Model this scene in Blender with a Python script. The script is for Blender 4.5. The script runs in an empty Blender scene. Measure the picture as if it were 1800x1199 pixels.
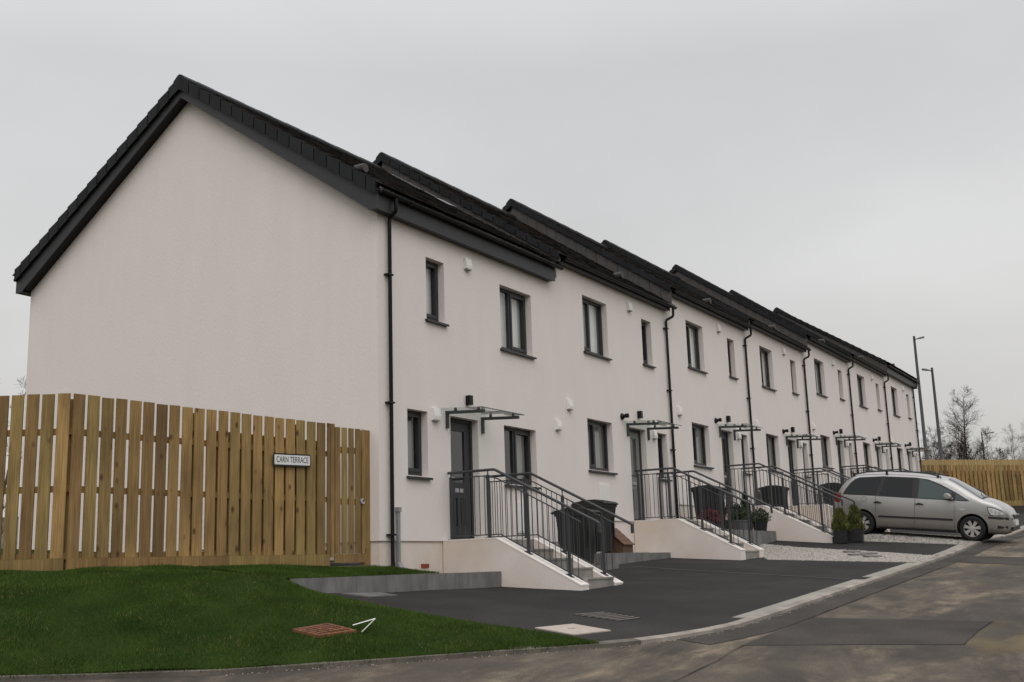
import bpy, bmesh, math, random
import numpy as np
from mathutils import Vector, Matrix, geometry
random.seed(7); rng = np.random.default_rng(7)
R = math.radians
sc = bpy.context.scene
COL = sc.collection

# ------------------------------------------------------------------ camera
CP = (-14.2968, -11.0571, -0.5477); YAW, PIT, ROL, FPX = 1.0335, 0.1991, -0.0319, 1976.78
fw = Vector((math.sin(YAW)*math.cos(PIT), math.cos(YAW)*math.cos(PIT), math.sin(PIT)))
rt = Vector((math.cos(YAW), -math.sin(YAW), 0)); up = rt.cross(fw)
cr = rt*math.cos(ROL)+up*math.sin(ROL); cu = -rt*math.sin(ROL)+up*math.cos(ROL)
cam = bpy.data.cameras.new("camera"); co = bpy.data.objects.new("camera", cam); COL.objects.link(co)
M = Matrix((cr, cu, -fw)).transposed().to_4x4(); M.translation = Vector(CP); co.matrix_world = M
cam.sensor_fit = 'HORIZONTAL'; cam.sensor_width = 36; cam.lens = FPX/1800*36
cam.clip_start = .1; cam.clip_end = 3000
sc.camera = co

# ------------------------------------------------------------------ light: overcast sky + a soft weak sun
SUN_EL, SUN_AZ = 46, 232          # degrees; azimuth clockwise from +y
w = bpy.data.worlds.new("World"); sc.world = w; w.use_nodes = True
nt = w.node_tree; nt.nodes.clear(); N = nt.nodes.new; LK = nt.links.new
out = N('ShaderNodeOutputWorld')
sky = N('ShaderNodeTexSky'); sky.sky_type = 'NISHITA'; sky.sun_disc = False
sky.sun_elevation = R(SUN_EL); sky.sun_rotation = R(SUN_AZ); sky.dust_density = 4; sky.air_density = 1
bg1 = N('ShaderNodeBackground'); LK(sky.outputs[0], bg1.inputs[0]); bg1.inputs[1].default_value = .06
tc = N('ShaderNodeTexCoord'); sep = N('ShaderNodeSeparateXYZ'); LK(tc.outputs['Generated'], sep.inputs[0])
ramp = N('ShaderNodeValToRGB'); LK(sep.outputs[2], ramp.inputs[0])
el = ramp.color_ramp.elements; el[0].position = 0; el[0].color = (.57, .555, .53, 1); el[1].position = .9; el[1].color = (1.35, 1.35, 1.37, 1)
for p_, c_ in ((.10, (.63, .62, .60)), (.25, (.675, .672, .668)), (.42, (.64, .643, .655)), (.6, (.95, .95, .97))):
    e_ = el.new(p_); e_.color = (*c_, 1)
dv = N('ShaderNodeVectorMath'); dv.operation = 'SCALE'; LK(tc.outputs['Generated'], dv.inputs[0])
zz = N('ShaderNodeMath'); zz.operation = 'ADD'; LK(sep.outputs[2], zz.inputs[0]); zz.inputs[1].default_value = .22
iz = N('ShaderNodeMath'); iz.operation = 'DIVIDE'; iz.inputs[0].default_value = 1; LK(zz.outputs[0], iz.inputs[1]); LK(iz.outputs[0], dv.inputs['Scale'])
nz = N('ShaderNodeTexNoise'); nz.inputs['Scale'].default_value = .85; nz.inputs['Detail'].default_value = 5; nz.inputs['Roughness'].default_value = .5; LK(dv.outputs[0], nz.inputs['Vector'])
mr = N('ShaderNodeMapRange'); mr.inputs[1].default_value = .3; mr.inputs[2].default_value = .7; mr.inputs[3].default_value = .90; mr.inputs[4].default_value = 1.11; LK(nz.outputs[0], mr.inputs[0])
mx = N('ShaderNodeVectorMath'); mx.operation = 'SCALE'; LK(ramp.outputs[0], mx.inputs[0]); LK(mr.outputs[0], mx.inputs['Scale'])
bg2 = N('ShaderNodeBackground'); LK(mx.outputs[0], bg2.inputs[0]); bg2.inputs[1].default_value = 1.03
ms = N('ShaderNodeMixShader'); ms.inputs[0].default_value = .93; LK(bg1.outputs[0], ms.inputs[1]); LK(bg2.outputs[0], ms.inputs[2]); LK(ms.outputs[0], out.inputs[0])
sl = bpy.data.lights.new("sun", 'SUN'); sl.energy = .85; sl.angle = R(55); sl.color = (1, .965, .93)
so = bpy.data.objects.new("sun", sl); COL.objects.link(so)
sd = Vector((math.sin(R(SUN_AZ))*math.cos(R(SUN_EL)), math.cos(R(SUN_AZ))*math.cos(R(SUN_EL)), math.sin(R(SUN_EL))))
so.rotation_euler = sd.to_track_quat('Z', 'Y').to_euler()
vs = sc.view_settings; vs.view_transform = 'Standard'; vs.look = 'None'; vs.gamma = 1; vs.exposure = 0; vs.use_curve_mapping = False
sc.cycles.max_bounces = 8; sc.cycles.transparent_max_bounces = 12; sc.cycles.caustics_reflective = False; sc.cycles.caustics_refractive = False

# ------------------------------------------------------------------ materials
def mat(name, col, rough=.8, var=.12, scale=6, bump=0, bscale=60, island=0, spec=.4, metal=0, stretch=None, tint=None, detail=5, grain=None):
    m = bpy.data.materials.new(name); m.use_nodes = True; t = m.node_tree; n = t.nodes.new; k = t.links.new
    b = t.nodes['Principled BSDF']; b.inputs['Roughness'].default_value = rough; b.inputs['Metallic'].default_value = metal
    b.inputs['Specular IOR Level'].default_value = spec
    tcn = n('ShaderNodeTexCoord'); mp = n('ShaderNodeMapping'); k(tcn.outputs['Object'], mp.inputs[0])
    if stretch: mp.inputs['Scale'].default_value = stretch
    no = n('ShaderNodeTexNoise'); no.inputs['Scale'].default_value = scale; no.inputs['Detail'].default_value = detail; k(mp.outputs[0], no.inputs['Vector'])
    r1 = n('ShaderNodeMapRange'); r1.inputs[1].default_value = .25; r1.inputs[2].default_value = .75; r1.inputs[3].default_value = 1-var; r1.inputs[4].default_value = 1+var; k(no.outputs[0], r1.inputs[0])
    fac = r1.outputs[0]
    if island:
        g = n('ShaderNodeNewGeometry'); r2 = n('ShaderNodeMapRange'); r2.inputs[3].default_value = 1-island; r2.inputs[4].default_value = 1+island; k(g.outputs['Random Per Island'], r2.inputs[0])
        mu = n('ShaderNodeMath'); mu.operation = 'MULTIPLY'; k(fac, mu.inputs[0]); k(r2.outputs[0], mu.inputs[1]); fac = mu.outputs[0]
    if grain:
        ng = n('ShaderNodeTexNoise'); ng.inputs['Scale'].default_value = grain[0]; ng.inputs['Detail'].default_value = 2; k(tcn.outputs['Object'], ng.inputs['Vector'])
        r4 = n('ShaderNodeMapRange'); r4.inputs[1].default_value = .3; r4.inputs[2].default_value = .7; r4.inputs[3].default_value = 1-grain[1]; r4.inputs[4].default_value = 1+grain[1]; k(ng.outputs[0], r4.inputs[0])
        m4 = n('ShaderNodeMath'); m4.operation = 'MULTIPLY'; k(fac, m4.inputs[0]); k(r4.outputs[0], m4.inputs[1]); fac = m4.outputs[0]
    base = None
    if tint:
        mxn = n('ShaderNodeMix'); mxn.data_type = 'RGBA'; mxn.inputs[6].default_value = (*col, 1); mxn.inputs[7].default_value = (*tint, 1)
        if island: k(g.outputs['Random Per Island'], mxn.inputs[0])
        else:
            n2 = n('ShaderNodeTexNoise'); n2.inputs['Scale'].default_value = scale*.37; n2.inputs['Detail'].default_value = 4; k(mp.outputs[0], n2.inputs['Vector'])
            r3 = n('ShaderNodeMapRange'); r3.inputs[1].default_value = .38; r3.inputs[2].default_value = .62; k(n2.outputs[0], r3.inputs[0]); k(r3.outputs[0], mxn.inputs[0])
        base = mxn.outputs[2]
    sc_ = n('ShaderNodeVectorMath'); sc_.operation = 'SCALE'
    if base: k(base, sc_.inputs[0])
    else: sc_.inputs[0].default_value = col
    k(fac, sc_.inputs['Scale']); k(sc_.outputs[0], b.inputs['Base Color'])
    if bump:
        nb = n('ShaderNodeTexNoise'); nb.inputs['Scale'].default_value = bscale; nb.inputs['Detail'].default_value = 4; k(mp.outputs[0], nb.inputs['Vector'])
        bp = n('ShaderNodeBump'); bp.inputs['Strength'].default_value = bump; bp.inputs['Distance'].default_value = .01; k(nb.outputs[0], bp.inputs['Height']); k(bp.outputs[0], b.inputs['Normal'])
    return m
def glass_mat(name, tint, base, refl=1.0):
    m = bpy.data.materials.new(name); m.use_nodes = True; t = m.node_tree; t.nodes.clear(); n = t.nodes.new; k = t.links.new
    o = n('ShaderNodeOutputMaterial'); tr = n('ShaderNodeBsdfTransparent'); tr.inputs[0].default_value = (*tint, 1)
    gl = n('ShaderNodeBsdfGlossy'); gl.inputs['Roughness'].default_value = .02; gl.inputs[0].default_value = (refl, refl, refl, 1)
    fr = n('ShaderNodeFresnel'); ge = n('ShaderNodeNewGeometry'); io = n('ShaderNodeMapRange'); io.inputs[3].default_value = 1.5; io.inputs[4].default_value = 1/1.5; k(ge.outputs['Backfacing'], io.inputs[0]); k(io.outputs[0], fr.inputs[0]); ad = n('ShaderNodeMath'); ad.operation = 'ADD'; ad.inputs[1].default_value = base; ad.use_clamp = True; k(fr.outputs[0], ad.inputs[0])
    mi = n('ShaderNodeMixShader'); k(ad.outputs[0], mi.inputs[0]); k(tr.outputs[0], mi.inputs[1]); k(gl.outputs[0], mi.inputs[2]); k(mi.outputs[0], o.inputs[0])
    return m
m_render = mat('white_render', (.805, .737, .700), .92, .025, 2.5, .6, 75, grain=(55, .045), stretch=(1, 1, .22))
def render_plinth():
    m = mat('white_render_stained', (.785, .71, .668), .92, .05, 2.2, .6, 75, tint=(.69, .595, .51), grain=(55, .045)); return m
m_plinth = render_plinth()
m_anthra = mat('anthracite_plastic', (.030, .031, .034), .45, .08, 3)
m_fascia = mat('fascia_grey', (.032, .0325, .0345), .5, .1, 2)
m_black = mat('black_plastic', (.008, .008, .0085), .42, .1, 4, spec=.22)
m_tile = mat('roof_tile', (.013, .0125, .0125), .8, .3, 9, .3, 70, island=.6, tint=(.040, .032, .027), spec=.22)
m_verge = mat('verge_tile', (.0135, .0142, .016), .65, .2, 5, island=.3, spec=.22)
m_clad = mat('slate_cladding', (.085, .073, .066), .7, .2, 6, .2, 60, island=.3, tint=(.045, .042, .042))
m_lead = mat('lead_flashing', (.27, .275, .28), .5, .12, 8)
m_white = mat('white_plastic', (.80, .78, .75), .5, .03, 5)
m_blind = mat('white_blind', (.86, .85, .81), .9, .05, 3)
m_net = mat('grey_net', (.30, .29, .27), .9, .1, 3)
m_door = mat('slate_grey_door', (.036, .037, .040), .45, .1, 3)
m_paledoor = mat('pale_grey_door', (.20, .195, .185), .5, .06, 3)
m_steel = mat('brushed_steel', (.5, .5, .5), .35, .05, 20, metal=.9)
m_brick = mat('red_brick', (.25, .055, .03), .85, .2, 30)
m_duct = mat('grey_duct', (.27, .28, .29), .6, .12, 6)
m_glass = glass_mat('window_glass', (.90, .92, .92), .05)
m_canopy = glass_mat('canopy_glass', (.93, .965, .95), .02)
m_rail = mat('grey_painted_steel', (.045, .047, .051), .5, .1, 8)
m_hrail = mat('grey_handrail', (.050, .051, .056), .42, .1, 8)
m_step = mat('step_concrete', (.30, .275, .245), .9, .2, 5, .4, 80, tint=(.20, .19, .17))
m_copes = mat('flank_coping', (.80, .75, .70), .9, .06, 4, .3, 90)
m_kerbwall = mat('concrete_edging', (.20, .194, .187), .92, .22, 5, .3, 60, tint=(.15, .146, .14), stretch=(1.6, 1.6, .7))
m_kerb = mat('kerb_concrete', (.34, .30, .26), .92, .22, 4, .3, 60, tint=(.22, .195, .17))
m_kerbdirty = mat('dirty_kerb', (.155, .135, .115), .95, .35, 4, .3, 60, tint=(.09, .08, .065))
m_paver = mat('kerb_paver', (.265, .255, .22), .92, .15, 5, .3, 60, island=.15)
m_tarmac = mat('fresh_tarmac', (.024, .0222, .0216), .9, .2, 1.3, .8, 110, tint=(.036, .0328, .0312), spec=.22, grain=(60, .35))
m_strip = mat('strip_tarmac', (.046, .041, .037), .92, .24, 1.3, .6, 120, tint=(.066, .058, .050), spec=.2, grain=(55, .3))
def timber(name, c1, c2, c3):
    m = bpy.data.materials.new(name); m.use_nodes = True; t = m.node_tree; n = t.nodes.new; k = t.links.new; b = t.nodes['Principled BSDF']; b.inputs['Roughness'].default_value = .85; b.inputs['Specular IOR Level'].default_value = .25
    tcn = n('ShaderNodeTexCoord'); g = n('ShaderNodeNewGeometry'); cmb = n('ShaderNodeVectorMath'); cmb.operation = 'SCALE'; cmb.inputs[0].default_value = (17, 31, 53); k(g.outputs['Random Per Island'], cmb.inputs['Scale'])
    ad = n('ShaderNodeVectorMath'); k(tcn.outputs['Object'], ad.inputs[0]); k(cmb.outputs[0], ad.inputs[1])     # every board gets its own grain
    def mp(sx): q = n('ShaderNodeMapping'); q.inputs['Scale'].default_value = sx; k(ad.outputs[0], q.inputs[0]); return q.outputs[0]
    def ns(v, s_, d, dist=0): q = n('ShaderNodeTexNoise'); q.inputs['Scale'].default_value = s_; q.inputs['Detail'].default_value = d; q.inputs['Distortion'].default_value = dist; k(v, q.inputs['Vector']); return q.outputs[0]
    def mr(v, a, c, lo=0, hi=1): q = n('ShaderNodeMapRange'); q.inputs[1].default_value = a; q.inputs[2].default_value = c; q.inputs[3].default_value = lo; q.inputs[4].default_value = hi; k(v, q.inputs[0]); return q.outputs[0]
    def mix(f, a, c, mode='MIX'):
        q = n('ShaderNodeMix'); q.data_type = 'RGBA'; q.blend_type = mode; (k(f, q.inputs[0]) if not isinstance(f, float) else setattr(q.inputs[0], 'default_value', f))
        for i, z in ((6, a), (7, c)):
            if isinstance(z, tuple): q.inputs[i].default_value = (*z, 1)
            else: k(z, q.inputs[i])
        return q.outputs[2]
    isl = n('ShaderNodeMath'); isl.operation = 'FRACT'; m7 = n('ShaderNodeMath'); m7.operation = 'MULTIPLY'; m7.inputs[1].default_value = 7.3; k(g.outputs['Random Per Island'], m7.inputs[0]); k(m7.outputs[0], isl.inputs[0])
    c = mix(g.outputs['Random Per Island'], c1, c2); c = mix(mr(isl.outputs[0], .55, 1), c, c3)
    c = mix(mr(ns(mp((2, 2, .9)), 1.2, 4), .40, .72, 0, .6), c, tuple(x*.62 for x in c2))                       # damp patches
    gr = n('ShaderNodeVectorMath'); gr.operation = 'SCALE'; k(c, gr.inputs[0]); k(mr(ns(mp((30, 30, 1.0)), 1.5, 6, 1.2), .3, .7, .68, 1.28), gr.inputs['Scale']); c = gr.outputs[0]
    vo = n('ShaderNodeTexVoronoi'); vo.inputs['Scale'].default_value = 1; k(mp((4.6, 4.6, 2.7)), vo.inputs['Vector'])
    c = mix(mr(vo.outputs['Distance'], .17, .06, 0, .95), c, (.085, .04, .017))                                       # knots
    k(c, b.inputs['Base Color']); bp = n('ShaderNodeBump'); bp.inputs['Strength'].default_value = .3; bp.inputs['Distance'].default_value = .004; k(ns(mp((40, 40, 1.5)), 1.5, 4), bp.inputs['Height']); k(bp.outputs[0], b.inputs['Normal']); return m
m_wood = timber('treated_timber', (.42, .268, .104), (.19, .115, .050), (.31, .222, .084))
m_woodfar = mat('timber_far', (.46, .33, .15), .85, .15, 3, 0, island=.25, stretch=(4, 4, .6), tint=(.34, .24, .11))
m_soil = mat('soil', (.075, .06, .045), .95, .3, 3, .5, 40)
m_earth = mat('rough_ground', (.055, .065, .03), .95, .3, .6, .3, 20, tint=(.09, .075, .05))
m_turf = mat('turf', (.028, .046, .009), .98, .3, 1.6, .4, 60, tint=(.014, .032, .006), spec=.05)
m_patio = mat('patio_slab', (.24, .225, .20), .9, .15, 4, .3, 60)
m_post = mat('galvanised_post', (.055, .055, .055), .6, .12, 3)
m_bark = mat('bare_bark', (.060, .040, .034), .9, .25, 6)
# ------------------------------------------------------------------ mesh building helpers
class MB:
    def __init__(s): s.v = []; s.f = []
    def add(s, vs_, fs):
        o = len(s.v); s.v += [tuple(map(float, p)) for p in vs_]; s.f += [tuple(i+o for i in f) for f in fs]; return s
    def box(s, x0, x1, y0, y1, z0, z1):
        return s.add([(x0,y0,z0),(x1,y0,z0),(x1,y1,z0),(x0,y1,z0),(x0,y0,z1),(x1,y0,z1),(x1,y1,z1),(x0,y1,z1)],
                     [(0,3,2,1),(4,5,6,7),(0,1,5,4),(1,2,6,5),(2,3,7,6),(3,0,4,7)])
    def prism(s, poly, ax, a, b):
        """poly: 2-D outline in the two other axes, extruded along axis ax from a to b"""
        n = len(poly)
        def P(q, t): return {'x': (t, q[0], q[1]), 'y': (q[0], t, q[1]), 'z': (q[0], q[1], t)}[ax]
        return s.add([P(q, a) for q in poly]+[P(q, b) for q in poly],
                     [tuple(range(n))[::-1], tuple(range(n, 2*n))]+[(i, (i+1) % n, n+(i+1) % n, n+i) for i in range(n)])
    def tube(s, pts, r, n=8, cap=True):
        pts = [Vector(p) for p in pts]; rr = r if isinstance(r, (list, tuple)) else [r]*len(pts); o = len(s.v); u = None
        for i, p in enumerate(pts):
            d = (pts[min(i+1, len(pts)-1)]-pts[max(i-1, 0)]).normalized()
            if u is None:
                u = d.cross(Vector((0, 0, 1)));
                if u.length < .1: u = d.cross(Vector((1, 0, 0)))
            u = (u-d*u.dot(d)).normalized(); v = d.cross(u)
            for k in range(n):
                a = 2*math.pi*k/n; s.v.append(tuple(p+(u*math.cos(a)+v*math.sin(a))*rr[i]))
        for i in range(len(pts)-1):
            for k in range(n):
                s.f.append((o+i*n+k, o+i*n+(k+1) % n, o+(i+1)*n+(k+1) % n, o+(i+1)*n+k))
        if cap:
            s.f.append(tuple(o+k for k in range(n))[::-1]); s.f.append(tuple(o+(len(pts)-1)*n+k for k in range(n)))
        return s
    def lathe(s, prof, c, ax='z', n=16, cap=True):
        """prof: (radius, along) pairs"""
        o = len(s.v)
        for r, h in prof:
            for k in range(n):
                a = 2*math.pi*k/n; x, y = r*math.cos(a), r*math.sin(a)
                p = {'z': (x, y, h), 'x': (h, x, y), 'y': (x, h, y)}[ax]
                s.v.append((p[0]+c[0], p[1]+c[1], p[2]+c[2]))
        for i in range(len(prof)-1):
            for k in range(n):
                s.f.append((o+i*n+k, o+i*n+(k+1) % n, o+(i+1)*n+(k+1) % n, o+(i+1)*n+k))
        if cap: s.f.append(tuple(o+k for k in range(n))); s.f.append(tuple(o+(len(prof)-1)*n+k for k in range(n)))
        return s
    def build(s, name, m, parent=None, smooth=False, fix=True):
        me = bpy.data.meshes.new(name); me.from_pydata(s.v, [], s.f)
        if fix:
            b = bmesh.new(); b.from_mesh(me); bmesh.ops.recalc_face_normals(b, faces=b.faces[:]); b.to_mesh(me); b.free()
        if smooth:
            me.polygons.foreach_set('use_smooth', [True]*len(me.polygons))
            try: me.set_sharp_from_angle(angle=R(38))
            except Exception: pass
        me.materials.append(m); o = bpy.data.objects.new(name, me); COL.objects.link(o)
        if parent: o.parent = parent
        return o
def raw(name, verts, faces, m, parent=None):
    """numpy mesh; faces is an (n,k) array"""
    me = bpy.data.meshes.new(name); nv = len(verts); nf, k = faces.shape
    me.vertices.add(nv); me.vertices.foreach_set('co', np.asarray(verts, np.float32).ravel())
    me.loops.add(nf*k); me.loops.foreach_set('vertex_index', faces.astype(np.int32).ravel())
    me.polygons.add(nf); me.polygons.foreach_set('loop_start', np.arange(0, nf*k, k, dtype=np.int32)); me.polygons.foreach_set('loop_total', np.full(nf, k, np.int32))
    me.update(); me.validate(); me.materials.append(m); o = bpy.data.objects.new(name, me); COL.objects.link(o)
    if parent: o.parent = parent
    return o
def tag(o, label=None, cat=None, group=None, kind=None):
    if label: o['label'] = label
    if cat: o['category'] = cat
    if group: o['group'] = group
    if kind: o['kind'] = kind
    return o
def thing(name, loc=(0, 0, 0), label=None, cat=None, group=None, rot=(0, 0, 0)):
    o = bpy.data.objects.new(name, None); COL.objects.link(o); o.location = loc; o.rotation_euler = rot; o.empty_display_size = .2
    return tag(o, label, cat, group)
KIDS = {}
def copy_tree(o, parent=None):
    c = o.copy(); COL.objects.link(c)
    if parent: c.parent = parent
    for ch in o.children: copy_tree(ch, c)
    return c

# ------------------------------------------------------------------ terrain heights
def plane(x, y): return -.93+.054*(x-1.75)+.07*(y+2.6)
class TPS:
    def __init__(s, pts, lam=.02):
        P = np.array(pts, float); s.c = P[:, :2]; r = P[:, 2]-plane(P[:, 0], P[:, 1]); n = len(P)
        A = np.zeros((n+3, n+3)); A[:n, :n] = s.k(s.c)+lam*np.eye(n); A[:n, n] = 1; A[:n, n+1:] = s.c; A[n:, :n] = A[:n, n:].T
        s.w = np.linalg.solve(A, np.concatenate([r, np.zeros(3)]))
    def k(s, q):
        d2 = ((q[:, None, :]-s.c[None])**2).sum(-1); return .5*d2*np.log(d2+1e-9)
    def __call__(s, x, y):
        x = np.asarray(x, float); y = np.asarray(y, float); q = np.stack([x.ravel(), y.ravel()], 1)
        v = s.k(q)@s.w[:-3]+s.w[-3]+q@s.w[-2:]+plane(q[:, 0], q[:, 1]); return v.reshape(x.shape) if x.ndim else float(v[0])
HC = [(-2.96,-1.14,-.79),(-1.7,-1.14,-.825),(-.16,-1.14,-.83),(1.75,-1.14,-.84),(1.75,-2.6,-.93),(3.3,-2.6,-.87),
      (6.5,-.85,-.555),(9.45,-.8,-.43),(9.45,-2.49,-.537),(11.,-2.49,-.48),(15.45,-2.84,-.175),(15.45,-.9,-.01),
      (17.35,-3.1,.05),(17.35,-5.92,-.25),(19.1,-3.1,.14),(19.1,-5.92,-.16),(17,-6.1,-.29),(21.,-6.1,-.11),(21.45,-2.5,.13),(27,-2.5,.54)]
HC += [(x, y, plane(x, y)) for x, y in [(-3.1,-5.4),(-5,-4.1),(-6.4,-3.2),(-7.7,-1.7),(-.5,-6),(4,-6),(8,-6),(12,-6),(26,-6),(34,-6),(-14,-11),(0,-12),(15,-12),(30,-12),(-9,1),(33,-2.5),(39,-2.5),(-30,-30),(60,-30),(70,20),(-30,20),(20,20)]]
H = TPS(HC)
LC = [(-3.3,-1.05,-.61),(-2.98,-1.25,-.80),(-5,.95,-.39),(-4,.8,-.39),(-3.2,.65,-.39),(-5.6,1.9,-.38),(-7,4,-.38),(-3.26,0,-.5)]
LC += [(x, y, plane(x, y)+.01) for x, y in [(-3.1,-5.4),(-4.1,-4.8),(-5,-4.1),(-6.4,-3.2),(-7.7,-1.7),(-8.9,.2),(-9.9,2.5),(-11,6)]]
LC += [(x, y, H(x, y)+.015) for x, y in [(-2.7,-1.6),(-3.05,-2.4),(-3.0,-3.2),(-2.95,-4.3)]]
Lt = TPS(LC)
def Lf(x, y):
    x_ = np.asarray(x, float); y_ = np.asarray(y, float); r = Lt(x_, y_)+.012*np.sin(2.3*x_+1.1*np.sin(1.7*y_))*np.cos(1.9*y_+.8)+.007*np.sin(5.1*x_+2*np.sin(3.1*y_)); return r if x_.ndim else float(r)
def sheet(name, poly, step, zf, m, dz=0, kind='structure', jitter=0):
    """a ground sheet: polygon filled with a grid of points lifted to height zf(x,y)"""
    poly = [Vector(p[:2]) for p in poly]; pts = []
    for i, p in enumerate(poly):
        q = poly[(i+1) % len(poly)]; n = max(1, int((q-p).length/step))
        pts += [p.lerp(q, k/n) for k in range(n)]
    nb = len(pts); xs = [p.x for p in poly]; ys = [p.y for p in poly]
    for x in np.arange(min(xs)+step*.5, max(xs), step):
        for y in np.arange(min(ys)+step*.5, max(ys), step): pts.append(Vector((float(x), float(y))))
    vo, eo, fo, *_ = geometry.delaunay_2d_cdt(pts, [(i, (i+1) % nb) for i in range(nb)], [], 1, 1e-5)
    X = np.array([p.x for p in vo]); Y = np.array([p.y for p in vo]); Z = zf(X, Y)+dz
    b = MB(); b.v = list(zip(X.tolist(), Y.tolist(), Z.tolist())); b.f = [tuple(f) for f in fo]
    o = b.build(name, m, smooth=True, fix=False)
    me = o.data; fl = [p.index for p in me.polygons if p.normal.z < 0]
    if fl: me.flip_normals()
    return tag(o, kind=kind)
# ------------------------------------------------------------------ ground sheets
def ground_z(x, y):
    xc = np.clip(x, -40, 75); yc = np.clip(y, -40, 40); z = plane(xc, yc)-.25
    lot = (x > -13) & (x < 60) & (y > -14) & (y < 12)
    return np.where(lot, np.minimum(z, H(xc, yc)-.25)-.15, z-.1)
gx = np.unique(np.concatenate([np.linspace(-700, -45, 12), np.linspace(-45, 80, 64), np.linspace(80, 800, 14)]))
gy = np.unique(np.concatenate([np.linspace(-700, -45, 12), np.linspace(-45, 45, 46), np.linspace(45, 800, 14)]))
GX, GY = np.meshgrid(gx, gy); GZ = ground_z(GX, GY); ni, nj = GX.shape; I = np.arange(ni*nj).reshape(ni, nj)
gf = np.stack([I[:-1, :-1], I[:-1, 1:], I[1:, 1:], I[1:, :-1]], -1).reshape(-1, 4)
tag(raw('ground', np.stack([GX, GY, GZ], -1).reshape(-1, 3), gf, m_earth), kind='structure')
KERB = [(75,-6.12),(40,-6.12),(22,-6.12),(12,-6.12),(6,-6.13),(2,-6.13),(.6,-6.13),(-.3,-6.12),(-.84,-6.10),(-1.5,-6.0),(-2.13,-5.84),(-2.65,-5.65),(-3.13,-5.40),(-3.7,-5.03),(-4.3,-4.6),(-5.02,-4.1),(-5.77,-3.6),(-6.43,-3.12),(-7.1,-2.42),(-7.71,-1.65),(-8.35,-.6),(-8.9,.5),(-9.6,2.5),(-10.2,5),(-11,9),(-12,14)]
def offset(path, d):
    """shift a polyline sideways (towards the lot for positive d)"""
    o = []
    for i, p in enumerate(path):
        a = Vector(path[max(i-1, 0)]); b = Vector(path[min(i+1, len(path)-1)]); t = (b-a).normalized(); n = Vector((t.y, -t.x)); o.append((p[0]+n.x*d, p[1]+n.y*d))
    return o
def ribbon(name, path, offs, m, dz, kind='structure', zf=None, closed_sides=0):
    P = [np.array(offset(path, d)) for d in offs]; zf = zf or (lambda x, y: H(x, y)); b = MB(); n = len(path)
    for j, p in enumerate(P):
        z = zf(p[:, 0], p[:, 1])+(dz[j] if isinstance(dz, (list, tuple)) else dz)
        b.v += list(zip(p[:, 0].tolist(), p[:, 1].tolist(), z.tolist()))
    for j in range(len(P)-1):
        for i in range(n-1): b.f.append((j*n+i, j*n+i+1, (j+1)*n+i+1, (j+1)*n+i))
    o = b.build(name, m, smooth=False, fix=False)
    if sum(p.normal.z for p in o.data.polygons) < 0: o.data.flip_normals()
    return tag(o, kind=kind)
def dense(path, step=.5):
    o = []
    for a, b in zip(path[:-1], path[1:]):
        a, b = Vector(a), Vector(b); n = max(1, int((b-a).length/step)); o += [tuple(a.lerp(b, k/n)) for k in range(n)]
    return o+[path[-1]]
KD = dense(KERB, .6)
# road: worn tarmac with dried tan mud
m_road = bpy.data.materials.new('muddy_road'); m_road.use_nodes = True
t = m_road.node_tree; n = t.nodes.new; k = t.links.new; b = t.nodes['Principled BSDF']; b.inputs['Roughness'].default_value = .9; b.inputs['Specular IOR Level'].default_value = .3
tcn = n('ShaderNodeTexCoord')
def noise(scale, detail, rough, stretch=(1, 1, 1), dist=0, off=(0, 0, 0), rot=0):
    mp = n('ShaderNodeMapping'); mp.inputs['Scale'].default_value = stretch; mp.inputs['Location'].default_value = off; mp.inputs['Rotation'].default_value = (0, 0, rot); k(tcn.outputs['Object'], mp.inputs[0])
    q = n('ShaderNodeTexNoise'); q.inputs['Scale'].default_value = scale; q.inputs['Detail'].default_value = detail; q.inputs['Roughness'].default_value = rough; q.inputs['Distortion'].default_value = dist; k(mp.outputs[0], q.inputs['Vector']); return q.outputs[0]
def rng_(s, a, b_, c=0, d=1):
    q = n('ShaderNodeMapRange'); q.inputs[1].default_value = a; q.inputs[2].default_value = b_; q.inputs[3].default_value = c; q.inputs[4].default_value = d; k(s, q.inputs[0]); return q.outputs[0]
def mixc(f, a, b_):
    q = n('ShaderNodeMix'); q.data_type = 'RGBA'; k(f, q.inputs[0])
    for i, c in ((6, a), (7, b_)):
        if isinstance(c, tuple): q.inputs[i].default_value = (*c, 1)
        else: k(c, q.inputs[i])
    return q.outputs[2]
mud = rng_(noise(.5, 8, .68, (.45, 1.5, 1), .7, (2.2, 0, 0), .05), .43, .61); thin = rng_(noise(2.2, 7, .72, (.5, 1.5, 1), .4, (0, 0, 0), .05), .34, .58)
mm = n('ShaderNodeMath'); mm.operation = 'MULTIPLY'; k(mud, mm.inputs[0]); k(thin, mm.inputs[1])
c0 = mixc(rng_(noise(.9, 5, .6), .35, .65), (.047, .040, .033), (.088, .074, .059))
c1 = mixc(mm.outputs[0], c0, mixc(rng_(noise(3, 4, .6), .4, .6), (.235, .19, .132), (.150, .122, .088)))
yl = n('ShaderNodeMath'); yl.operation = 'MULTIPLY'; k(rng_(noise(.25, 3, .5, (1, 2, 1), 0, (3.1, 1.7, 0)), .60, .70), yl.inputs[0]); yl.inputs[1].default_value = .5
c2 = mixc(yl.outputs[0], c1, (.23, .165, .05))
gr = rng_(noise(60, 3, .65), .3, .7, .72, 1.28); vv = n('ShaderNodeVectorMath'); vv.operation = 'SCALE'; k(c2, vv.inputs[0]); k(gr, vv.inputs['Scale']); k(vv.outputs[0], b.inputs['Base Color'])
bp = n('ShaderNodeBump'); bp.inputs['Strength'].default_value = .5; bp.inputs['Distance'].default_value = .008; k(noise(150, 3, .6), bp.inputs['Height']); k(bp.outputs[0], b.inputs['Normal'])
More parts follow.
